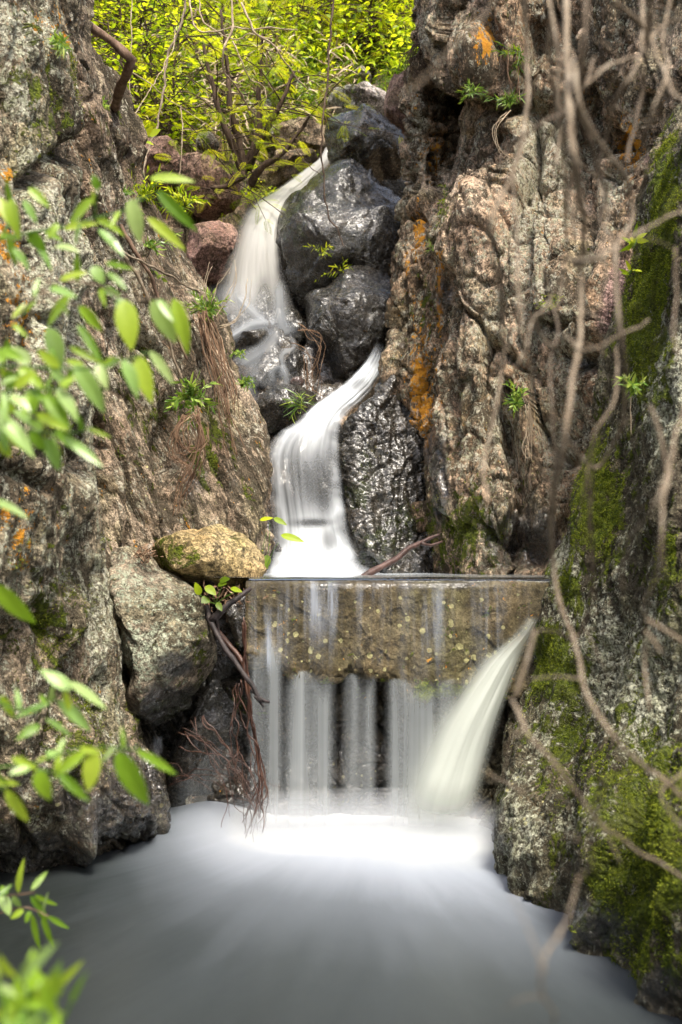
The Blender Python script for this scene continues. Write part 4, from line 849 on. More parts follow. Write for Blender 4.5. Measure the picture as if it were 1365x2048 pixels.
# ------------------------------------------------------------- foreground leafy twigs
LT = leaf_tpl(9, 3, .46, .16, .16)
def leafy_twig(name, label, D, stems, leaves, mat, smat, srad, group=None, seed=0, jit=.05, wscale=1., dd=None):
    """leaves: (bx,by,tx,ty,width px,pale)"""
    rng = np.random.default_rng(seed)
    b0 = stems[0][0]; t = empty(name, P3(b0[0], b0[1], D)); tag(t, label, 'leafy twig', group)
    m = MB()
    for st in stems:
        pts = np.array([P3(x, y, D + .03 * math.sin(i * 1.7 + x)) for i, (x, y) in enumerate(st)])
        m.tube(pts, np.linspace(srad, srad * .45, len(st)), 7, step=.01, seed=seed)
    m.build('stem', smat, t)
    tpl = LT; leaves = list(leaves)
    for st in stems:          # small extra leaves along every stem
        for (x0, y0), (x1, y1) in zip(st[:-1], st[1:]):
            for q in range(max(1, int(math.hypot(x1 - x0, y1 - y0) / 26))):
                f = rng.random(); bx, by = x0 + (x1 - x0) * f, y0 + (y1 - y0) * f
                if bx < -30 or by > 2080 or rng.random() < .3: continue
                a = rng.uniform(.1, 2.9) if rng.random() < .6 else rng.uniform(-2.2, -.6); l = rng.uniform(26, 52); leaves.append((bx, by, bx + l * math.cos(a), by + l * math.sin(a), l * rng.uniform(.28, .42), rng.random() < .35))
    for pale in (0, 1):
        sel = [l for l in leaves if int(l[5]) == pale]
        if not sel: continue
        mm = MB()
        for (bx, by, tx, ty, wd, _) in sel:
            d0 = D + rng.uniform(-jit, jit); A = P3(bx, by, d0); B = P3(tx, ty, d0 + rng.uniform(-.5, .5) * jit)
            L = np.linalg.norm(B - A) * 1.04
            N = np.array([rng.uniform(-.4, .4), -1 if not pale else -.75, rng.uniform(.1, .5) + .45 * pale])
            Vt, Qt = tpl
            w_real = wd * d0 / F_ * 1.2 / .46 * wscale
            # petiole
            mm.add(*scatter((Vt * [1, 1, 1 + rng.uniform(-.3, .9)], Qt), A[None], (B - A)[None], N[None], L, np.array([w_real])), a=rng.random())
        mm.build('foliage', M['fleaf_pale'] if pale else mat, t)
    return t
L1 = [(187, 397, 129, 450, 30, 0), (316, 382, 388, 456, 30, 0), (300, 357, 384, 352, 26, 0), (262, 398, 280, 480, 38, 1), (295, 435, 372, 495, 26, 0), (22, 398, 28, 466, 34, 0), (47, 400, 75, 442, 20, 1),
      (58, 376, 96, 408, 22, 0), (55, 463, 92, 500, 30, 0), (66, 478, 108, 532, 20, 1), (25, 497, 63, 533, 22, 1), (128, 458, 190, 440, 18, 0), (190, 436, 252, 462, 20, 0), (198, 458, 248, 503, 24, 1), (110, 494, 152, 490, 24, 1),
      (0, 470, 35, 474, 16, 0), (0, 395, 14, 440, 24, 0), (196, 380, 188, 350, 22, 0), (118, 448, 96, 470, 18, 0)]
leafy_twig('leafy_twig', 'high leafy twig with pale upright shoots, its long leaves level with the upper cascade', 1.45, [[(-120, 520), (0, 480), (80, 462), (130, 455), (190, 436), (250, 420), (300, 390)], [(190, 436), (192, 400), (196, 375)], [(0, 480), (20, 440), (22, 398)]], L1, M['fleaf'], M['succ'], .0022, 'out-of-focus leafy twigs in front of the left rock', 1)
L2 = [(185, 533, 207, 562, 32, 1), (212, 526, 258, 532, 14, 0), (215, 545, 253, 574, 20, 0), (142, 590, 86, 648, 28, 0), (158, 612, 208, 660, 28, 0), (248, 600, 262, 690, 54, 0), (238, 594, 262, 640, 36, 1), (304, 600, 354, 684, 46, 1), (348, 597, 380, 698, 38, 0),
      (95, 655, 132, 740, 54, 1), (156, 650, 208, 722, 22, 0), (140, 693, 196, 722, 16, 0), (120, 560, 170, 540, 20, 0), (100, 575, 150, 588, 22, 1), (205, 575, 240, 590, 20, 0)]
leafy_twig('leafy_twig', 'leafy twig on a grey stalk with four broad drooping leaves side by side', 1.35, [[(-160, 860), (-20, 730), (27, 646), (82, 581), (117, 561)], [(117, 561), (200, 572), (250, 598), (345, 596)], [(82, 581), (120, 605), (160, 610)]], L2, M['fleaf'], M['dvine'], .0026, 'out-of-focus leafy twigs in front of the left rock', 2)
L3 = [(150, 728, 212, 816, 44, 1), (196, 728, 212, 772, 26, 1), (246, 720, 282, 785, 34, 1), (275, 710, 302, 800, 40, 0), (299, 702, 352, 766, 26, 1), (212, 735, 240, 712, 16, 0), (170, 738, 130, 712, 20, 0), (120, 735, 75, 700, 26, 0), (60, 728, 20, 690, 34, 1), (40, 736, 85, 770, 30, 0), (100, 738, 140, 770, 24, 1),
      (10, 725, -20, 690, 30, 0), (25, 740, 10, 780, 26, 0), (0, 700, 40, 712, 26, 0)]
leafy_twig('leafy_twig', 'leafy twig just beneath the broad drooping leaves, three hanging leaves at its end', 1.3, [[(-140, 760), (0, 734), (90, 736), (170, 738), (212, 732), (300, 703)]], L3, M['fleaf'], M['succ'], .002, 'out-of-focus leafy twigs in front of the left rock', 3)
L4 = [(94, 792, 132, 846, 36, 0), (114, 778, 160, 830, 36, 1), (60, 780, 100, 800, 22, 0), (30, 775, 65, 745, 26, 0), (20, 790, 60, 815, 28, 1), (0, 770, 30, 750, 26, 1), (75, 782, 60, 830, 28, 0), (0, 800, 32, 830, 30, 0), (120, 775, 150, 750, 20, 0)]
leafy_twig('leafy_twig', 'short leafy twig at the left edge, second lowest of the big cluster', 1.25, [[(-120, 800), (0, 785), (60, 780), (125, 775)]], L4, M['fleaf'], M['succ'], .002, 'out-of-focus leafy twigs in front of the left rock', 4)
L5 = [(0, 835, 66, 895, 40, 1), (28, 822, 78, 850, 30, 1), (70, 826, 132, 856, 24, 0), (90, 876, 124, 938, 36, 1), (110, 862, 162, 898, 28, 0), (130, 875, 202, 926, 24, 1), (172, 856, 222, 872, 12, 0), (60, 862, 92, 900, 28, 0), (20, 860, 45, 900, 30, 0), (0, 880, 22, 915, 26, 0), (85, 860, 60, 835, 22, 0)]
leafy_twig('leafy_twig', 'lowest leafy twig of the big cluster, its narrow tips over the lichen-streaked rock', 1.3, [[(-120, 850), (0, 850), (70, 862), (130, 868), (180, 858)]], L5, M['fleaf'], M['succ'], .002, 'out-of-focus leafy twigs in front of the left rock', 5)
L6 = [(142, 1380, 86, 1336, 34, 1), (138, 1364, 217, 1412, 28, 1), (115, 1402, 188, 1456, 34, 1), (95, 1412, 22, 1428, 28, 1), (2, 1390, 30, 1438, 20, 0), (92, 1438, 148, 1468, 18, 1), (80, 1450, 38, 1472, 24, 0), (-10, 1168, 64, 1252, 46, 0), (-20, 1000, 50, 1020, 24, 1)]
leafy_twig('leafy_twig', 'pale leafy twig in mid height at the left edge, against the orange-spotted lower rock', 1.3, [[(-100, 1300), (-20, 1390), (40, 1420), (95, 1410), (120, 1385), (140, 1375)], [(-100, 1300), (-60, 1200), (-12, 1168)]], L6, M['fleaf'], M['succ'], .002, 'out-of-focus leafy twigs in front of the left rock', 6)
L7 = [(192, 1502, 172, 1582, 46, 0), (236, 1502, 292, 1616, 52, 0), (273, 1500, 357, 1548, 22, 0), (172, 1505, 98, 1552, 30, 0), (78, 1540, 92, 1602, 44, 0), (118, 1546, 176, 1602, 24, 0), (12, 1578, 58, 1652, 28, 0), (24, 1515, 76, 1538, 20, 0), (-8, 1560, 28, 1568, 18, 0), (160, 1496, 200, 1505, 18, 0), (120, 1515, 92, 1500, 26, 1), (60, 1535, 20, 1545, 20, 1)]
leafy_twig('leafy_twig', 'bright green leafy twig over the black rock, one big pointed leaf hanging at its centre', 1.2, [[(-120, 1560), (0, 1535), (75, 1525), (150, 1500), (215, 1494), (275, 1500)], [(-60, 1560), (10, 1578)], [(75, 1540), (118, 1546)]], L7, M['fleaf'], M['succ'], .002, 'out-of-focus leafy twigs in front of the left rock', 7)
L8 = [(37, 1786, 40, 1728, 16, 0), (63, 1780, 94, 1742, 15, 0), (70, 1790, 116, 1813, 12, 0), (62, 1792, 93, 1832, 16, 0), (66, 1828, 76, 1902, 18, 0), (86, 1826, 103, 1900, 18, 0), (96, 1832, 138, 1858, 13, 0), (48, 1820, 20, 1836, 16, 0), (60, 1822, 52, 1845, 14, 0), (0, 1775, 14, 1785, 16, 0), (4, 1790, 20, 1826, 26, 1), (26, 1792, 42, 1818, 16, 1), (75, 1818, 100, 1845, 14, 0)]
leafy_twig('leafy_twig', 'sharp small-leaved twig hanging over the dark pool edge at the lower left', 1.75, [[(-80, 1800), (0, 1793), (40, 1789), (70, 1784)], [(-80, 1850), (0, 1826), (50, 1815), (80, 1824), (98, 1834)]], L8, M['fleaf'], M['redroot'], .0016, None, 8)
rg = np.random.default_rng(5)
L9 = []
for k in range(46):
    bx, by = rg.uniform(-40, 120), rg.uniform(1945, 2100); a = rg.uniform(-2.6, -.3) if k % 3 else rg.uniform(0, 6.28); l = rg.uniform(45, 80)
    L9.append((bx, by, bx + l * math.cos(a) * .8, by + l * math.sin(a), rg.uniform(22, 36), k % 4 == 0))
leafy_twig('leafy_shoot', 'strongly blurred leafy shoot in the bottom left corner', .85, [[(20, 2200), (50, 2060), (60, 1960)], [(60, 2150), (90, 2020), (92, 1950)], [(90, 2180), (120, 2060), (150, 1990)], [(0, 2180), (10, 2030), (-5, 1950)]], L9, M['fleaf'], M['succ'], .002, None, 9, jit=.09)

# ------------------------------------------------------------- small plants on the rock
TL = leaf_tpl(4, 1, .36, .10, .10); TB = leaf_tpl(4, 1, .62, .15, .12); TN = leaf_tpl(5, 1, .10, .5, .02)
def plant(name, label, px, py, D, shoots, llen, lw, n_per=14, mat='succ', smat='succ', cat='plant', tip=None, seed=0, group=None, droop=0., tpl=TL, srad=.002, spread=.25):
    """shoots: list of (dx,dy) px offsets of the tips"""
    rng = np.random.default_rng(seed); B = P3(px, py, D); t = tag(empty(name, B), label, cat, group); m = MB(); pos, X, N = [], [], []
    for (dx, dy) in shoots:
        T = P3(px + dx, py + dy, D - rng.uniform(.0, .12)); mid = (B + T) / 2 + np.array([rng.uniform(-.02, .02), -.03, .02 - droop * .3]); pts = cat_rom(np.stack([B, mid, T]), 12)
        m.tube(pts, np.linspace(srad, srad * .6, 12), 5, step=.012, seed=seed)
        d = np.gradient(pts, axis=0); d /= np.linalg.norm(d, axis=1, keepdims=True)
        for k in range(n_per):
            q = .25 + .75 * k / n_per; i = min(11, int(q * 11)); r = rng.normal(size=3); r -= (r @ d[i]) * d[i]; r /= np.linalg.norm(r)
            pos.append(pts[i]); X.append(r * (1 - .45 * q) + d[i] * (.35 + .6 * q)); N.append(d[i] - r * .3 + rng.normal(size=3) * spread)
    m.build('stem', M[smat], t)
    n = len(pos); V, F = scatter(tpl, np.array(pos), np.array(X), np.array(N), llen * rng.uniform(.65, 1.15, n), lw / .36 * rng.uniform(.8, 1.1, n) if tpl is TL else None)
    nv = len(tpl[0]); o = mk('foliage', V, F, M[mat], t, dict(rnd=np.repeat(rng.random(n), nv)))
    return t
def fan(n, rx, ry, seed, up=.8):
    r = np.random.default_rng(seed); return [(rx * r.uniform(-1, 1), -ry * r.uniform(-.25, 1) * up) for _ in range(n)]
plant('succulent', 'bright succulent tuft at the top of the hanging dry roots, beside the upper cascade', 415, 630, 5.55, fan(20, 48, 62, 1), .045, .014, 14, seed=1, group='succulent plants on the rocks')
plant('succulent', 'broad-leaved succulent in the hollow of the layered rock, over a nest of curling roots', 385, 800, 5.25, fan(9, 55, 80, 2) + [(-45, 20), (-30, 45), (-10, 55), (40, 15), (-55, 8)], .060, .022, 12, seed=2, group='succulent plants on the rocks')
plant('succulent', 'small yellow-green succulent just right of the hanging dry roots', 480, 715, 5.5, fan(7, 18, 20, 3), .03, .010, 9, seed=3, group='succulent plants on the rocks')
plant('succulent', 'sprawling pale succulent on the rock edge near the trickle', 482, 775, 5.45, fan(9, 30, 26, 4), .04, .012, 9, seed=4, group='succulent plants on the rocks')
plant('succulent', 'bright upright succulent in the middle of the cliff behind the vines', 1032, 815, 5.15, fan(9, 22, 60, 5), .045, .014, 14, seed=5, group='succulent plants on the rocks')
plant('succulent', 'rosette succulent on the pale lichened edge of the near mossy rock', 1262, 782, 4.0, fan(7, 26, 28, 6), .045, .016, 9, seed=6, group='succulent plants on the rocks')
plant('fern', 'small drooping fern under the rocky overhang near the top of the cliff', 1040, 95, 5.9, [(-40, 10), (-55, 2), (-20, 50), (5, 50), (20, 30), (-45, -12)], .05, .010, 14, 'ivy', 'succ', 'fern', seed=7, droop=.2)
plant('fern', 'feathery pale green plant on the ledge left of the vines', 945, 190, 6.3, [(-25, -5), (22, -10), (-8, -20), (30, 8), (-22, 14)], .045, .010, 12, 'succ', 'succ', 'fern', seed=8)
plant('spider_plant', 'green tufted plant with arching runners on the cliff ledge', 1018, 212, 6.0, fan(9, 26, 22, 9) + [(-90, -22)], .06, .010, 8, 'succ', 'succ', 'plant', seed=9)
plant('herb', 'grey-green bushy herb spilling down the crack beside the pillar', 890, 400, 6.75, [(-12, 30), (-20, 60), (5, 50), (-15, 90), (8, 80), (10, 20), (-10, -30), (-22, 110)], .028, .010, 22, 'ivy', 'straw', 'plant', seed=10)
plant('herb', 'small light green herb low in the orange-stained crack', 870, 505, 6.7, fan(7, 20, 30, 11), .03, .010, 12, 'succ', 'straw', 'plant', seed=11)
plant('herb', 'tiny-leaved green weed under the purple rock patch', 1105, 620, 5.3, fan(9, 36, 40, 12), .024, .010, 12, 'ivy', 'straw', 'plant', seed=12)
plant('herb', 'yellow-green sprig growing on the wet boulders', 640, 510, 8.0, fan(6, 30, 22, 13), .05, .014, 9, 'frond', 'bark', 'plant', seed=13)
plant('herb', 'second yellow-green sprig on the wet boulders, lower and further right', 685, 545, 7.95, [(-40, 8), (-60, 20), (-20, -8), (10, -25), (20, -10)], .05, .014, 8, 'frond', 'bark', 'plant', seed=14)
plant('herb', 'leafy weeds growing on top of the layered rock, under the highest leafy twig', 225, 420, 5.1, fan(26, 70, 80, 15, .6), .05, .014, 12, 'succ', 'succ', 'plant', seed=15)
plant('herb', 'scattered weeds along the diagonal ledges of the layered rock', 300, 500, 5.3, fan(12, 70, 70, 16, .5), .04, .014, 9, 'succ', 'succ', 'plant', seed=16)
plant('herb', 'small star-leaved plant high on the near rock ridge', 127, 105, 3.9, fan(7, 18, 36, 17), .05, .012, 8, 'succ', 'succ', 'plant', seed=17)
plant('herb', 'little green plant in the crevice below the star-leaved plant', 203, 225, 5.0, fan(7, 14, 28, 18), .05, .014, 8, 'succ', 'succ', 'plant', seed=18)
plant('herb', 'bright leafy shoots beside the reddish rocks at the foot of the bushes', 365, 420, 6.4, fan(16, 70, 75, 19, .7), .06, .022, 8, 'bleaf', 'succ', 'plant', seed=19, tpl=TL)
plant('herb', 'leafy green shoots spilling over the edge of the layered rock beside the reddish boulder', 290, 400, 6.1, fan(20, 60, 80, 29, .8), .055, .018, 10, 'bleaf', 'succ', 'plant', seed=29)
plant('herb', 'round-leaved seedling on the layered rock above the dry roots', 315, 562, 5.4, [(-8, -8), (14, 4), (22, -4)], .05, .03, 3, 'succ', 'succ', 'plant', seed=20)
plant('grass_tuft', 'arching grass tuft on the broad dark stone above the lower cascade', 600, 812, 6.95, [(-34, 14), (-28, -6), (-12, -22), (8, -30), (24, -12), (-22, 28), (0, 24), (48, -2), (-8, 10)], .10, .006, 4, 'succ', 'succ', 'grass', seed=21, tpl=TN)
plant('vine_sprout', 'thin green climber with two large leaves beside the white cascade', 530, 1145, 5.3, [(4, -80), (10, -100), (28, -60)], .012, .01, 2, 'bleaf', 'succ', 'climbing plant', seed=22)
plant('seedling', 'yellow-green seedling at the edge of the near mossy rock', 1262, 490, 4.2, [(10, 0), (-8, -6), (4, 10)], .075, .03, 3, 'bleaf', 'succ', 'plant', seed=23)
plant('seedling', 'flat little green leaf cluster under the yellow-green seedling', 1258, 552, 4.2, [(14, -2), (-8, 4)], .05, .02, 3, 'bleaf', 'succ', 'plant', seed=24)
plant('seedling', 'lone round-leaved seedling beside the reddish boulder under the bushes', 285, 285, 6.3, [(-6, -22), (22, -8), (-4, 14), (8, -4)], .10, .06, 2, 'bleaf', 'succ', 'plant', seed=25)
def add_leaves(parent, lst, D, mat):
    for (bx, by, tx, ty, wd) in lst:
        mm = MB(); A, B = P3(bx, by, D), P3(tx, ty, D - .03)
        mm.add(*scatter(LT, A[None], (B - A)[None], np.array([[.1, -1, .5]]), np.linalg.norm(B - A), np.array([wd * D / F_ * 1.1 / .46])), a=random.random())
        mm.build('leaf', M[mat], parent)
spr = [o for o in COL.objects if o.name.startswith('vine_sprout')][0]
add_leaves(spr, [(562, 1070, 608, 1080, 20), (548, 1036, 574, 1048, 16), (520, 1040, 545, 1034, 12), (536, 1110, 530, 1138, 22), (525, 1110, 516, 1120, 10)], 5.28, 'bleaf')
ht = tag(empty('herb', P3(430, 1210, 4.45)), 'bright green heart-leaved herb between the tan boulder and the weir', 'plant')
mh = MB()
for a in ((415, 1172), (458, 1160), (478, 1180), (400, 1190), (440, 1205)): mh.tube(np.array([P3(432, 1208, 4.45), P3((432 + a[0]) / 2, a[1] + 12, 4.42), P3(a[0], a[1], 4.4)]), .0022, 5)
mh.build('stem', M['succ'], ht)
add_leaves(ht, [(412, 1172, 432, 1188, 22), (440, 1162, 458, 1156, 18), (400, 1190, 392, 1166, 20), (418, 1196, 404, 1204, 24), (462, 1176, 484, 1182, 14), (434, 1205, 444, 1220, 16), (436, 1170, 452, 1166, 14)], 4.38, 'bleaf')

# ------------------------------------------------------------- roots, sticks
def bundle(name, label, strands, mat, rad=.0035, cat='roots', seed=0, n=26, jx=14, jd=.08, kind=None, group=None, taper=.5, wob=.03):
    rng = np.random.default_rng(seed); m = MB()
    for k in range(n):
        st = strands[k % len(strands)]; ox, oy = rng.normal() * jx, rng.normal() * jx * .3; od = rng.normal() * jd; w1 = rng.uniform(.4, 1.6)
        pts = [P3(x + ox * (.3 + w1 * i / len(st)) + rng.normal() * jx * .25, y + oy + rng.normal() * 5, D + od) for i, (x, y, D) in enumerate(st)]
        r = rad * rng.uniform(.5, 1.15); m.tube(np.array(pts), np.linspace(r, r * taper, len(pts)), 5, step=.02, wob=wob, seed=seed + k)
    o = m.build(name, M[mat], None, origin=P3(*strands[0][0])); return tag(o, label, cat, group, kind)
bundle('hanging_roots', 'long straight bundle of reddish dry roots under the bright succulent tuft', [[(405, 625, 5.5), (412, 680, 5.45), (432, 760, 5.42), (450, 830, 5.4), (466, 910, 5.4)], [(398, 630, 5.5), (418, 700, 5.45), (445, 760, 5.42), (458, 820, 5.4)], [(412, 628, 5.5), (440, 690, 5.5), (452, 760, 5.45), (462, 800, 5.42)]], 'redroot', .0042, seed=2, n=26, jx=11)
bundle('hanging_roots', 'curling nest of pale roots hanging below the broad-leaved succulent', [[(390, 820, 5.15), (400, 870, 5.12), (380, 920, 5.12), (356, 980, 5.12), (345, 1030, 5.1)], [(372, 830, 5.15), (350, 870, 5.12), (352, 910, 5.12), (385, 930, 5.1), (372, 970, 5.1)], [(384, 825, 5.15), (362, 860, 5.1), (372, 905, 5.1), (402, 890, 5.1), (398, 850, 5.12)], [(395, 830, 5.1), (402, 900, 5.1), (384, 960, 5.1), (360, 1000, 5.1)]], 'redroot', .0040, seed=3, n=24, jx=10)
bundle('seed_stalks', 'dry pale seed stalks rising over the bright succulent tuft beside the upper cascade', [[(440, 655, 5.4), (470, 640, 5.4), (492, 600, 5.4), (496, 560, 5.4)], [(430, 640, 5.4), (455, 600, 5.4), (468, 560, 5.4), (470, 525, 5.4)], [(425, 610, 5.4), (440, 560, 5.4), (462, 530, 5.4)], [(410, 600, 5.4), (414, 560, 5.4), (420, 528, 5.4)]], 'straw', .0028, 'dry stalks', seed=4, n=9, jx=3)
bundle('dead_brambles', 'reddish dead bramble stems arching beside the lower black boulder', [[(598, 650, 7.6), (620, 670, 7.6), (642, 690, 7.6), (636, 740, 7.6), (620, 790, 7.6)], [(590, 690, 7.6), (620, 700, 7.6), (640, 730, 7.6), (645, 790, 7.6)], [(600, 660, 7.6), (646, 670, 7.6), (648, 700, 7.6), (622, 760, 7.6)], [(612, 720, 7.6), (622, 780, 7.6), (650, 800, 7.6)]], 'redroot', .0036, 'dead stems', seed=5, n=9, jx=9)
bundle('root_tangle', 'wet reddish root tangle dangling into the pool at the left end of the weir', [[(470, 1360, 4.38), (478, 1450, 4.36), (500, 1540, 4.34), (505, 1600, 4.33), (500, 1650, 4.32)], [(350, 1470, 4.5), (400, 1500, 4.45), (450, 1540, 4.4), (490, 1590, 4.35)], [(340, 1560, 4.5), (390, 1545, 4.45), (450, 1570, 4.4), (495, 1600, 4.36)], [(400, 1430, 4.45), (440, 1500, 4.4), (480, 1560, 4.36), (495, 1640, 4.33)],
    [(475, 1500, 4.35), (470, 1560, 4.34), (490, 1620, 4.33), (488, 1690, 4.33)], [(520, 1540, 4.33), (522, 1600, 4.33), (505, 1650, 4.32), (502, 1695, 4.32)]], 'wet_redroot', .0034, seed=6, n=26, jx=26, jd=.05, wob=.07)
bundle('trailing_root', 'single long reddish root hanging in front of the left veil', [[(488, 1250, 4.36), (500, 1400, 4.34), (512, 1480, 4.33), (524, 1560, 4.33), (518, 1640, 4.33)]], 'wet_redroot', .0062, 'root', seed=7, n=3, jx=3, jd=.01)
bundle('dry_brush', 'dark clump of dead brush clinging to the top of the rock pillar', [[(846, 60, 7.35), (832, 90, 7.3), (822, 120, 7.3), (830, 150, 7.3)], [(852, 80, 7.35), (840, 110, 7.28), (850, 140, 7.3)], [(838, 100, 7.3), (818, 110, 7.28), (812, 130, 7.28)], [(850, 90, 7.3), (860, 120, 7.3), (842, 160, 7.3)]], 'bark', .0035, 'dead brush', seed=12, n=46, jx=16)
bundle('trailing_root', 'thin pale root looping down the cliff from the tuft with arching runners', [[(1016, 222, 5.9), (1002, 240, 5.85), (990, 262, 5.85), (994, 292, 5.85), (1012, 310, 5.85), (1028, 322, 5.85)]], 'straw', .0038, 'root', seed=13, n=3, jx=3, jd=.01)
bundle('trailing_root', 'two straight brown roots hanging from the small drooping fern', [[(1018, 110, 5.85), (1016, 150, 5.85), (1020, 180, 5.85)], [(1032, 120, 5.85), (1038, 170, 5.85), (1040, 200, 5.85)]], 'redroot', .0032, 'root', seed=14, n=5, jx=5, jd=.02)
bundle('trailing_root', 'dark thin roots hanging in the crack beside the rusty streak at the cliff top', [[(1034, 0, 5.9), (1026, 40, 5.9), (1014, 75, 5.9), (1000, 100, 5.9)], [(998, 105, 5.9), (1000, 130, 5.9), (1008, 150, 5.9)]], 'bark', .004, 'root', seed=15, n=5, jx=5, jd=.02)
bundle('trailing_root', 'fine pale roots dangling below the upright succulent in the middle of the cliff', [[(1056, 815, 5.05), (1060, 850, 5.05), (1054, 890, 5.05), (1060, 920, 5.05)]], 'straw', .003, 'root', seed=16, n=6, jx=7, jd=.02)
bundle('trailing_root', 'thin pale root hanging straight down from the rosette succulent', [[(1264, 785, 3.95), (1262, 820, 3.95), (1260, 870, 3.95)]], 'straw', .0022, 'root', seed=17, n=2, jx=2, jd=.01)
def stick(name, label, pts, r0, r1, mat, cat='branch', seed=0, twigs=(), wob=.022, group=None):
    m = MB(); W = np.array([P3(*p) for p in pts]); m.tube(W, np.linspace(r0, r1, len(pts)), 9, wob=wob, seed=seed)
    for tw in twigs: m.tube(np.array([P3(*p) for p in tw[0]]), np.linspace(tw[1], tw[1] * .5, len(tw[0])), 6, wob=wob, seed=seed + 3)
    return tag(m.build(name, M[mat], None, origin=W[0]), label, cat, group)
stick('driftwood', 'dark red-brown driftwood branch resting in the upper pool against the cliff', [(716, 1158, 5.3), (752, 1140, 5.35), (796, 1118, 5.4), (820, 1096, 5.45), (850, 1082, 5.5), (880, 1068, 5.5)], .020, .009, 'redwood', seed=3, twigs=[([(842, 1086, 5.46), (862, 1088, 5.48), (882, 1083, 5.5)], .012)])
stick('driftwood', 'charred black stick with a knotted end poking over the left of the weir', [(412, 1210, 4.42), (420, 1246, 4.40), (450, 1292, 4.35), (482, 1340, 4.3), (508, 1380, 4.27), (526, 1404, 4.25)], .014, .008, 'wetwood', seed=4, twigs=[([(515, 1390, 4.26), (530, 1402, 4.25), (538, 1404, 4.25)], .010), ([(512, 1388, 4.26), (522, 1408, 4.25), (524, 1416, 4.25)], .009), ([(505, 1376, 4.27), (520, 1390, 4.26)], .01)])
stick('driftwood', 'short thick black wet stub under the tan boulder', [(418, 1240, 4.4), (440, 1228, 4.4), (462, 1208, 4.4), (484, 1196, 4.42), (505, 1180, 4.45)], .018, .009, 'wetwood', seed=5, twigs=[([(430, 1232, 4.39), (436, 1262, 4.4), (450, 1300, 4.4)], .007)])
stick('driftwood', 'blurred brown branch crossing behind the black stick at the weir', [(420, 1250, 4.5), (450, 1280, 4.5), (490, 1330, 4.45), (500, 1380, 4.4)], .016, .008, 'wet_redroot', seed=6)
# leaf litter (countless)
def litter(c, n, spread, D, seed):
    rng = np.random.default_rng(seed); pos = np.array([P3(c[0] + rng.normal() * spread[0], c[1] + rng.normal() * spread[1], D + rng.normal() * .05) for _ in range(n)])
    V, F = scatter(TL, pos, rng.normal(size=(n, 3)), rng.normal(size=(n, 3)) + [0, -.5, 1], rng.uniform(.012, .035, n))
    o = mk('leaf_litter', V, F, M['redroot'], None, dict(rnd=np.repeat(rng.random(n), len(TL[0])))); return o
tag(litter((288, 1106), 160, (14, 8), 4.5, 1), 'reddish dead leaves caught behind the leaning boulder', None, None, 'stuff')
tag(litter((450, 1196), 260, (32, 14), 4.52, 2), 'reddish dead leaves and twigs under the tan boulder', None, None, 'stuff')

# ------------------------------------------------------------- hillside bushes
LF_ = frond_tpl(16, .26); TO = leaf_tpl(3, 1, .62, .2, .15)
def shrub(name, label, root, stems, nf, fl, mat, tpl, seed, bark='bark', r0=.02, flat=.8, spread=.45, group='bushes on the hillside', lo=.35, cat='shrub', clump=7):
    """stems: list of polylines in (px,py,D); foliage sprays grow on branchlets along them"""
    rng = np.random.default_rng(seed); t = tag(empty(name, P3(*root)), label, cat, group); m = MB(); S = []
    for k, st in enumerate(stems):
        W = np.array([P3(*p) for p in st]); m.tube(W, np.linspace(r0, r0 * .3, len(W)), 7, step=.05, wob=.03, seed=seed + k); S.append(cat_rom(W, 60))
    nb = max(6, nf // clump); pos, X, N = [], [], []
    for b in range(nb):
        st = S[rng.integers(len(S))]; i = int(rng.uniform(lo, 1) * 59); p0 = st[i]; d = rng.normal(size=3) * [1, .8, .45]; d /= np.linalg.norm(d); L = rng.uniform(.4, 1.4) * spread
        p1 = p0 + d * L + [0, 0, -.08 * L]; bl = cat_rom(np.stack([p0, (p0 + p1) / 2 + rng.normal(size=3) * .05 + [0, 0, .05], p1]), 8)
        m.tube(bl, np.linspace(.006, .0025, 8), 4, step=.06, seed=seed + b)
        for j in range(clump):
            q = bl[min(7, int(rng.uniform(.25, 1) * 8))]; v = d * rng.uniform(.2, 1.) + rng.normal(size=3) * [.7, .7, .25]
            pos.append(q); X.append(v); N.append(rng.normal(size=3) * (1 - flat) + [0, 0, 1])
    m.build('trunk', M[bark], t)
    n = len(pos); V, F = scatter(tpl, np.array(pos), np.array(X), np.array(N), fl * rng.uniform(.6, 1.2, n))
    mk('crown', V, F, M[mat], t, dict(rnd=np.repeat(rng.random(n), len(tpl[0]))))
    return t
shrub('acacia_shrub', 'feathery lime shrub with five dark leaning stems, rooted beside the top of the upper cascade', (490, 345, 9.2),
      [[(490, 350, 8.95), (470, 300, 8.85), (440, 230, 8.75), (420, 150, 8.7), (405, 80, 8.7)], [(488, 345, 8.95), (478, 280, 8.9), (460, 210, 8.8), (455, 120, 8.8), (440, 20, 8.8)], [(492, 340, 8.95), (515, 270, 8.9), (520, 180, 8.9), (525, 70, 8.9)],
       [(494, 338, 8.95), (530, 265, 8.8), (560, 210, 8.7), (590, 140, 8.7)], [(500, 370, 8.95), (530, 330, 8.8), (570, 300, 8.75), (620, 230, 8.7)], [(488, 350, 8.95), (460, 370, 8.8), (420, 378, 8.7)]], 460, .16, 'frond', LF_, 31, r0=.040, spread=.8, lo=.22)
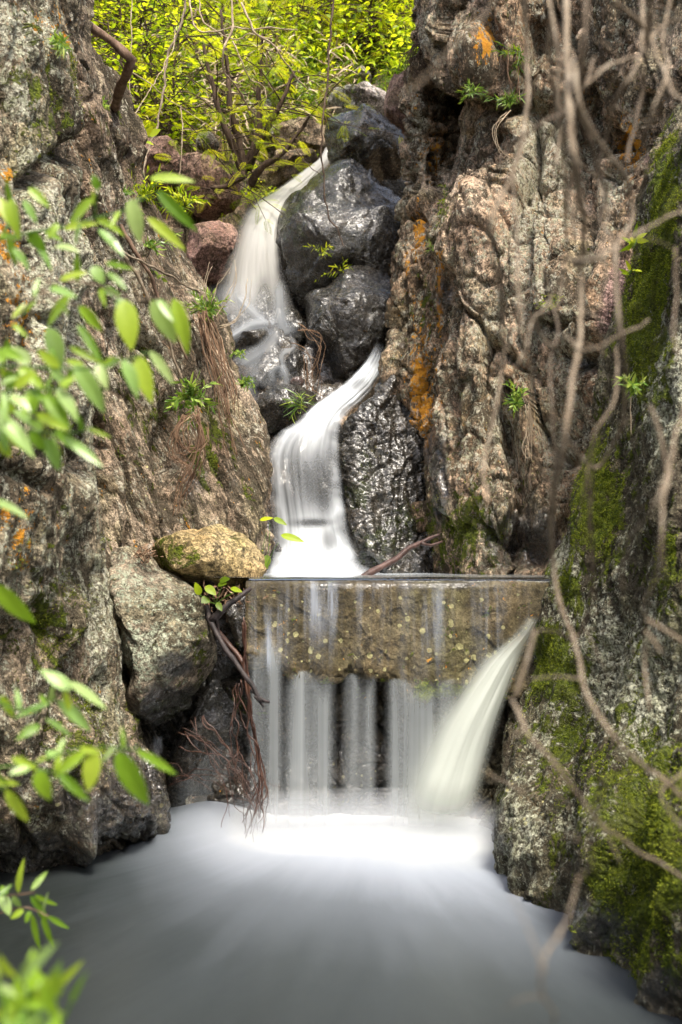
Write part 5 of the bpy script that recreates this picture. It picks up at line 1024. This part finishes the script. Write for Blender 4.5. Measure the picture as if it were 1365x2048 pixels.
bs = [((330, 330, 9.6), [(320, 240), (300, 140), (290, 40)], 'bleaf', TO, 'oval-leaved lime bush just left of the feathery shrub', .075, 1500, .55),
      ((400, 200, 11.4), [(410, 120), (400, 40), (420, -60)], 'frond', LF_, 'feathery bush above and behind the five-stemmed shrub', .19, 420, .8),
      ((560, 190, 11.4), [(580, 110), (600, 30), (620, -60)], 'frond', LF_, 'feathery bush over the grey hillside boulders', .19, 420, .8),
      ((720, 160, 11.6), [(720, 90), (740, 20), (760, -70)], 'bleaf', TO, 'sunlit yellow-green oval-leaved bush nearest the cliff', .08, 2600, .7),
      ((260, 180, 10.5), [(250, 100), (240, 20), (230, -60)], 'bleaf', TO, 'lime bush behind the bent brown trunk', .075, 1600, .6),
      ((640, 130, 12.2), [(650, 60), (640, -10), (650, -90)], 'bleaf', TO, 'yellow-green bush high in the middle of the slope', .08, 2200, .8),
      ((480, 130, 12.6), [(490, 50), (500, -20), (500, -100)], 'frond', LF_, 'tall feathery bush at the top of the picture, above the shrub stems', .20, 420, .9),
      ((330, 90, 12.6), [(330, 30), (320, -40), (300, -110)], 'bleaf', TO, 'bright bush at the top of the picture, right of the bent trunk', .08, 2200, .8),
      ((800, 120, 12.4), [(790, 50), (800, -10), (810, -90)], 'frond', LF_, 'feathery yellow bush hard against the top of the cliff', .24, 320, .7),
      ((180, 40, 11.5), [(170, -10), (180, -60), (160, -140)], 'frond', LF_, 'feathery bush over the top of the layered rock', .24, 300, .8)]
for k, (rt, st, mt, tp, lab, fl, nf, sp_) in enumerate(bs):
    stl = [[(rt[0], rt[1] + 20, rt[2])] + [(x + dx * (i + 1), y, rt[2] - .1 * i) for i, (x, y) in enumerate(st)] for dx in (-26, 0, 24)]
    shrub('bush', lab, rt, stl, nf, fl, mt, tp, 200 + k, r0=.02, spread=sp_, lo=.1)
# ground cover over the slope
def cover(n, seed, box, mat, tpl, sz, label, thick=.35, name='ground_cover', cut=.02):
    rng = np.random.default_rng(seed); W = unproj(np.array(HR, float)); G = cat_rom(cat_rom(W, 240, 0), 240, 1); flat = G.reshape(-1, 3); x, y = pix(flat)
    c = fbm(flat * 2.2, 3, seed); ok = (x > box[0]) & (x < box[2]) & (y > box[1]) & (y < box[3]) & (c > cut); idx = np.nonzero(ok)[0]
    pk = flat[rng.choice(idx, n)]; pos = pk + rng.normal(size=(n, 3)) * [.04, .04, .04] + rng.random((n, 1)) * thick * np.array([0, -.75, .65]) + [0, -.12, .1]
    V, F = scatter(tpl, pos, rng.normal(size=(n, 3)) * [1, 1, .5], rng.normal(size=(n, 3)) * .5 + [0, -.5, 1], sz * rng.uniform(.5, 1.3, n))
    return tag(mk(name, V, F, M[mat], None, dict(rnd=np.repeat(rng.random(n), len(tpl[0])))), label, None, None, 'stuff')
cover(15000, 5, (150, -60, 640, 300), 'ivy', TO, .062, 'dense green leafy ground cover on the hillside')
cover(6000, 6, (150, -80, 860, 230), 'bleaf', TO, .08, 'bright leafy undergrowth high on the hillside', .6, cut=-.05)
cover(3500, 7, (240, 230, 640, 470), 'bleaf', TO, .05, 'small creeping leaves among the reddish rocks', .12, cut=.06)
cover(2600, 8, (620, 100, 830, 250), 'ivy', TN, .16, 'grass and weeds around the grey hillside boulders', .1, cut=-.05)
cover(6000, 9, (150, -80, 700, 330), 'straw', TN, .22, 'dry pale grass blades tangled in the undergrowth', .4, cut=-.1)
# ------------------------------------------------------------- bent trunk and thin stems over the hillside
stick('bent_trunk', 'thick bent brown trunk hanging in from the top left over the layered rock', [(95, -60, 5.2), (128, 0, 5.2), (150, 28, 5.2), (185, 58, 5.2), (215, 76, 5.2), (242, 100, 5.2), (263, 120, 5.2), (256, 138, 5.25), (250, 156, 5.35), (242, 180, 5.5), (234, 204, 5.75), (226, 226, 6.1)], .021, .028, 'tbark', 'tree', 8, wob=.012)
TH = [([(372, -30, 8), (366, 40, 8), (336, 110, 8), (326, 190, 7.9), (315, 250, 7.8), (294, 310, 7.6), (286, 370, 7.2)], .011, 'vine', 'pale brown liana hanging down to the lone round-leaved seedling'),
      ([(455, -30, 7.5), (466, 20, 7.5), (462, 70, 7.5), (448, 100, 7.5), (450, 140, 7.6), (478, 182, 7.8), (512, 232, 8.2)], .010, 'straw', 'pale S-curved vine in front of the shrub stems'),
      ([(484, 5, 7.6), (510, 60, 7.6), (545, 90, 7.7), (575, 130, 7.8), (615, 178, 8)], .009, 'straw', 'pale vine slanting down right from the top to the grey boulders'),
      ([(380, -20, 7.6), (387, 40, 7.6), (404, 64, 7.6), (460, 58, 7.6), (530, 55, 7.6), (596, 62, 7.6)], .007, 'straw', 'thin pale hooked vine running level across the bushes'),
      ([(396, -10, 7.7), (404, 40, 7.7), (420, 54, 7.7), (470, 78, 7.7), (500, 68, 7.7), (545, 78, 7.7)], .006, 'straw', 'second thin pale hooked vine, just under the level one'),
      ([(466, 80, 7.6), (482, 120, 7.6), (500, 155, 7.7), (528, 176, 7.8), (536, 196, 7.8)], .006, 'straw', 'short pale vine drooping between two shrub stems'),
      ([(668, -30, 7.4), (662, 60, 7.4), (655, 170, 7.3), (645, 250, 7.2), (646, 330, 7.2), (652, 410, 7.2), (668, 450, 7.2), (690, 492, 7.2)], .008, 'bark', 'long thin dark twig hanging in front of the wet boulders'),
      ([(586, 290, 8.3), (606, 320, 8.3), (635, 344, 8.2), (650, 350, 8)], .005, 'bark', 'fine dark twig crossing the head of the upper cascade'),
      ([(362, 210, 7.8), (364, 270, 7.8), (362, 320, 7.8), (360, 350, 7.8)], .005, 'straw', 'short pale vine hanging over the reddish rocks'),
      ([(265, -20, 7.2), (262, 100, 7.2), (258, 200, 7.2), (250, 280, 7.1)], .004, 'straw', 'hair-thin pale stem beside the bent trunk'),
      ([(262, 140, 7), (330, 190, 7.2), (400, 240, 7.4), (440, 262, 7.6)], .004, 'straw', 'straight thin pale stem sloping down right behind the liana'),
      ([(250, 260, 7.1), (300, 180, 7.2), (336, 120, 7.4), (352, 60, 7.6)], .004, 'straw', 'thin pale stem sloping up right behind the liana'),
      ([(180, 470, 4.8), (240, 500, 4.9), (300, 530, 5.0), (350, 560, 5.2), (400, 585, 5.4)], .008, 'vine', 'thin bare stem lying down the layered rock towards the bright succulent tuft'),
      ([(230, 430, 5.0), (270, 500, 5.0), (310, 570, 5.1), (345, 650, 5.15), (372, 720, 5.2)], .012, 'tbark', 'dark root running down the ledge of the layered rock'),
      ([(205, 440, 4.9), (255, 520, 4.95), (300, 600, 5.0), (340, 690, 5.1), (365, 760, 5.15)], .011, 'vine', 'pale root running down beside the dark one on the layered rock')]
for k, (p, r, mt, lab) in enumerate(TH): stick('liana', lab, p, r, r * .6, mt, 'vine', 300 + k, wob=.03 if k < 13 else .02, group='thin stems and lianas at the left and centre')

# ------------------------------------------------------------- bare vines hanging at the right, out of focus
VN = [([(1040, -80), (1045, 0), (1049, 120), (1049, 240), (1030, 335), (986, 424), (981, 480), (996, 560), (1008, 650), (998, 762), (975, 862), (966, 940), (975, 1000)], 16, 1.5, 'long grey vine nearest the centre, bulging left over the cliff', []),
      ([(1046, 260), (1031, 338), (1033, 440), (1036, 543), (1042, 640), (1062, 740), (1060, 860), (1090, 960), (1100, 1010)], 11, 1.55, 'straight vine splitting off the grey one and dropping behind it', []),
      ([(1128, -60), (1132, 100), (1140, 219), (1148, 304), (1158, 372), (1168, 440), (1168, 520), (1162, 600), (1156, 690), (1142, 762), (1126, 862), (1106, 962), (1102, 1040), (1106, 1110), (1118, 1190), (1144, 1275), (1180, 1390), (1226, 1470), (1258, 1506), (1300, 1540)], 22, 1.4, 'thickest pale vine running the full height past the right end of the weir', [([(1300, 1540), (1330, 1560), (1365, 1600)], 9)]),
      ([(1032, 1395), (1050, 1464), (1110, 1530), (1182, 1632), (1258, 1688), (1350, 1745), (1440, 1800)], 15, 1.3, 'smooth bare stem crossing the lower right mossy rock diagonally', [([(1032, 1395), (1050, 1330), (1072, 1262)], 8)]),
      ([(1150, 120), (1163, 212), (1207, 288), (1241, 338), (1258, 390), (1260, 440), (1232, 490), (1232, 540), (1246, 662), (1251, 762), (1244, 852), (1204, 926), (1182, 932), (1150, 900), (1132, 862)], 15, 1.45, 'vine bowing far right then hooking back left above the mossy rock', []),
      ([(1304, -60), (1298, 20), (1292, 100), (1284, 180), (1272, 240), (1258, 330)], 15, 1.5, 'dark-grey vine entering at the top right corner and ending by the rusty hollow', []),
      ([(1190, -60), (1230, 0), (1290, 60), (1316, 110), (1346, 185), (1375, 215), (1420, 240)], 15, 1.4, 'dark vine slanting out of the picture at the top right', []),
      ([(1400, 30), (1330, 50), (1275, 112), (1217, 134), (1179, 168), (1160, 190)], 13, 1.5, 'bent vine curving down left near the top right', []),
      ([(1190, 120), (1162, 180), (1140, 222), (1104, 238), (1050, 272), (1010, 300)], 12, 1.55, 'cross-vine linking the bundle to the grey vine on its left', []),
      ([(1292, -40), (1286, 90), (1262, 150), (1230, 195), (1218, 250), (1206, 300), (1190, 360)], 14, 1.6, 'thin upright vine just right of the thick bundle', []),
      ([(1135, 520), (1190, 524), (1234, 492), (1292, 458), (1365, 424), (1460, 390)], 13, 1.35, 'vine rising to the right edge across the purple rock', []),
      ([(1150, 200), (1172, 262), (1198, 321), (1217, 390), (1205, 440), (1224, 475), (1232, 540)], 14, 1.5, 'wavy vine in the heart of the tangle', []),
      ([(1207, 512), (1157, 527), (1122, 552), (1097, 612), (1072, 637), (1048, 690), (1032, 727), (1017, 757)], 11, 1.55, 'vine slanting down left through the middle of the tangle', []),
      ([(1068, 640), (1084, 680), (1107, 702), (1132, 677), (1160, 706), (1202, 700), (1245, 670), (1300, 640)], 11, 1.5, 'looping vine hanging like a swag over the purple rock', []),
      ([(1347, 500), (1352, 590), (1350, 660), (1362, 720)], 9, 1.3, 'thin vine hanging near the right edge over the yellow moss', []),
      ([(1400, 760), (1365, 837), (1330, 950), (1300, 1024), (1262, 1074), (1246, 1140), (1248, 1180)], 11, 1.3, 'vine curving down left over the middle of the mossy rock', [([(1297, 812), (1318, 880), (1330, 950)], 8)]),
      ([(1340, 940), (1327, 1024), (1317, 1140), (1284, 1209), (1292, 1264), (1288, 1324), (1292, 1424)], 11, 1.3, 'kinked vine hanging in front of the pale lichen on the mossy rock', [([(1292, 1240), (1330, 1262), (1375, 1292)], 8), ([(1290, 1262), (1312, 1290), (1322, 1310)], 6)]),
      ([(1170, 940), (1173, 1024), (1182, 1150), (1176, 1224), (1150, 1276), (1120, 1262), (1080, 1262)], 9, 1.45, 'thin vine curling beside the thickest pale vine, level with the weir', []),
      ([(1210, 1560), (1187, 1666), (1172, 1726), (1147, 1756), (1137, 1816), (1117, 1866), (1097, 1916), (1090, 1986), (1112, 2050), (1116, 2110)], 11, .95, 'reddish blurred vine drooping over the pool edge at the lower right', []),
      ([(980, 1552), (1020, 1570), (1058, 1586)], 9, 1.5, 'short loose twig end beside the foot of the side jet', []),
      ([(1420, 1500), (1365, 1541), (1326, 1576), (1348, 1630), (1375, 1660)], 10, 1.3, 'zigzag twig at the right edge below the mossy bulge', []),
      ([(1010, -30), (950, 60), (882, 122), (800, 190), (727, 230), (640, 300), (560, 352), (480, 424)], 6, 1.0, 'faint blurred stick crossing diagonally in front of the upper cascade', []),
      ([(1090, -60), (1110, 60), (1120, 200), (1135, 320), (1130, 420), (1128, 520), (1112, 620)], 13, 1.6, 'brown vine on the left of the thick bundle', []),
      ([(1176, -60), (1168, 80), (1160, 190), (1150, 300), (1140, 400), (1150, 480)], 15, 1.45, 'dark vine on the right of the thick bundle', []),
      ([(1110, -60), (1098, 90), (1104, 160), (1118, 240), (1116, 330)], 11, 1.65, 'reddish vine bending behind the bundle near the top', []),
      ([(1140, 300), (1166, 330), (1190, 356), (1216, 420), (1200, 500), (1212, 560), (1196, 640), (1212, 720)], 9, 1.6, 'thin vine wandering down to the swag', []),
      ([(1088, 540), (1100, 600), (1112, 660), (1098, 740), (1102, 820), (1112, 930), (1105, 1000)], 10, 1.6, 'thin vine dropping behind the thickest pale vine', []),
      ([(1350, -50), (1330, 60), (1340, 130), (1310, 200), (1290, 280), (1302, 330), (1280, 400)], 10, 1.5, 'thin dark vine in the top right, left of the picture edge', []),
      ([(1232, 700), (1230, 800), (1190, 860), (1182, 932), (1176, 1010), (1180, 1060)], 8, 1.5, 'straight thin vine joining the hook above the mossy rock', [])]
rv = np.random.default_rng(4)
for k, (p, wd, D, lab, tw) in enumerate(VN):
    D *= .80
    rvk = wd * D / F_ * .29
    pts = [(x, y, D + .10 * math.sin(i * .9 + k)) for i, (x, y) in enumerate(p)]
    W = np.array([P3(*q) for q in pts]); m = MB(); m.tube(W, np.linspace(rvk, rvk * .7, len(W)), 10, step=.012, wob=.010, seed=400 + k)
    S = cat_rom(W, 60)
    for _ in range(2 if k % 2 else 3):      # little side spurs
        i = rv.integers(8, 52); d = rv.normal(size=3) * [.6, .6, 1]; d /= np.linalg.norm(d); L = rv.uniform(.02, .07); m.tube(np.stack([S[i], S[i] + d * L * .5 + [0, 0, -.004], S[i] + d * L + [0, 0, -.015]]), [rvk * .45, rvk * .35, rvk * .2], 5, seed=k)
    for tp_, tw_w in tw: m.tube(np.array([P3(x, y, D) for x, y in tp_]), tw_w * D / F_ * .5, 7, wob=.006, seed=k)
    tag(m.build('hanging_vine', M['vine' if k % 3 != 2 or wd > 18 else 'dvine'], None, origin=W[0]), lab, 'vine', 'bare vines hanging at the right')

# moss tufts with real relief on the near rock (countless)
def on_surface(obj, n, seed, test):
    me = obj.data; nv = len(me.vertices); co_ = np.empty(nv * 3, np.float32); me.vertices.foreach_get('co', co_); co_ = co_.reshape(-1, 3) + np.array(obj.location, np.float32)
    no = np.empty(nv * 3, np.float32); me.vertices.foreach_get('normal', no); no = no.reshape(-1, 3)
    fl = np.sign(np.median((no * -co_).sum(1))); no = no * fl
    at = np.empty(nv, np.float32); me.attributes['moss'].data.foreach_get('value', at)
    pr_ = test(co_, at); pr_ = np.clip(pr_, 0, None); rng = np.random.default_rng(seed); i = rng.choice(nv, n, p=pr_ / pr_.sum()); return co_[i], no[i], rng
BL = (np.array([(0, -.12, 0), (.55, -.10, 0), (1, 0, .0), (.55, .10, 0), (0, .12, 0)]), np.array([(0, 1, 3, 4)])); BLT = (np.array([(0, -.14, 0), (.6, -.12, .02), (1, 0, 0), (.6, .12, .02), (0, .14, 0)])[[0, 1, 2, 3]], np.array([(0, 1, 2, 3)]))
for nm, n, sd_, lab in (('mossy_rock_face', 110000, 3, 'bright green moss tufts on the near rock face'), ('rock_face', 12000, 4, 'sparse moss tufts on the lichen-streaked rock face'), ('cliff', 9000, 5, 'moss tufts at the foot of the cliff')):
    ob = bpy.data.objects[nm]
    P_, N_, rng = on_surface(ob, n, sd_, lambda c, a: np.where(fbm(c * np.array([6, 6, 4.2]), 5, 8, .7) * .55 + a * .42 > .20, 1., 0.) * (pix(c)[0] < 1420) * (pix(c)[0] > -40))
    V, F = scatter(BLT, P_ + rng.normal(size=P_.shape) * .004, N_ + rng.normal(size=P_.shape) * .55 + [0, 0, .2], rng.normal(size=P_.shape), rng.uniform(.005, .011, len(P_)), rng.uniform(.009, .016, len(P_)))
    tag(mk('moss', V, F, M['mossblade'], None, dict(rnd=np.repeat(rng.random(len(P_)), 4))), lab, None, None, 'stuff')
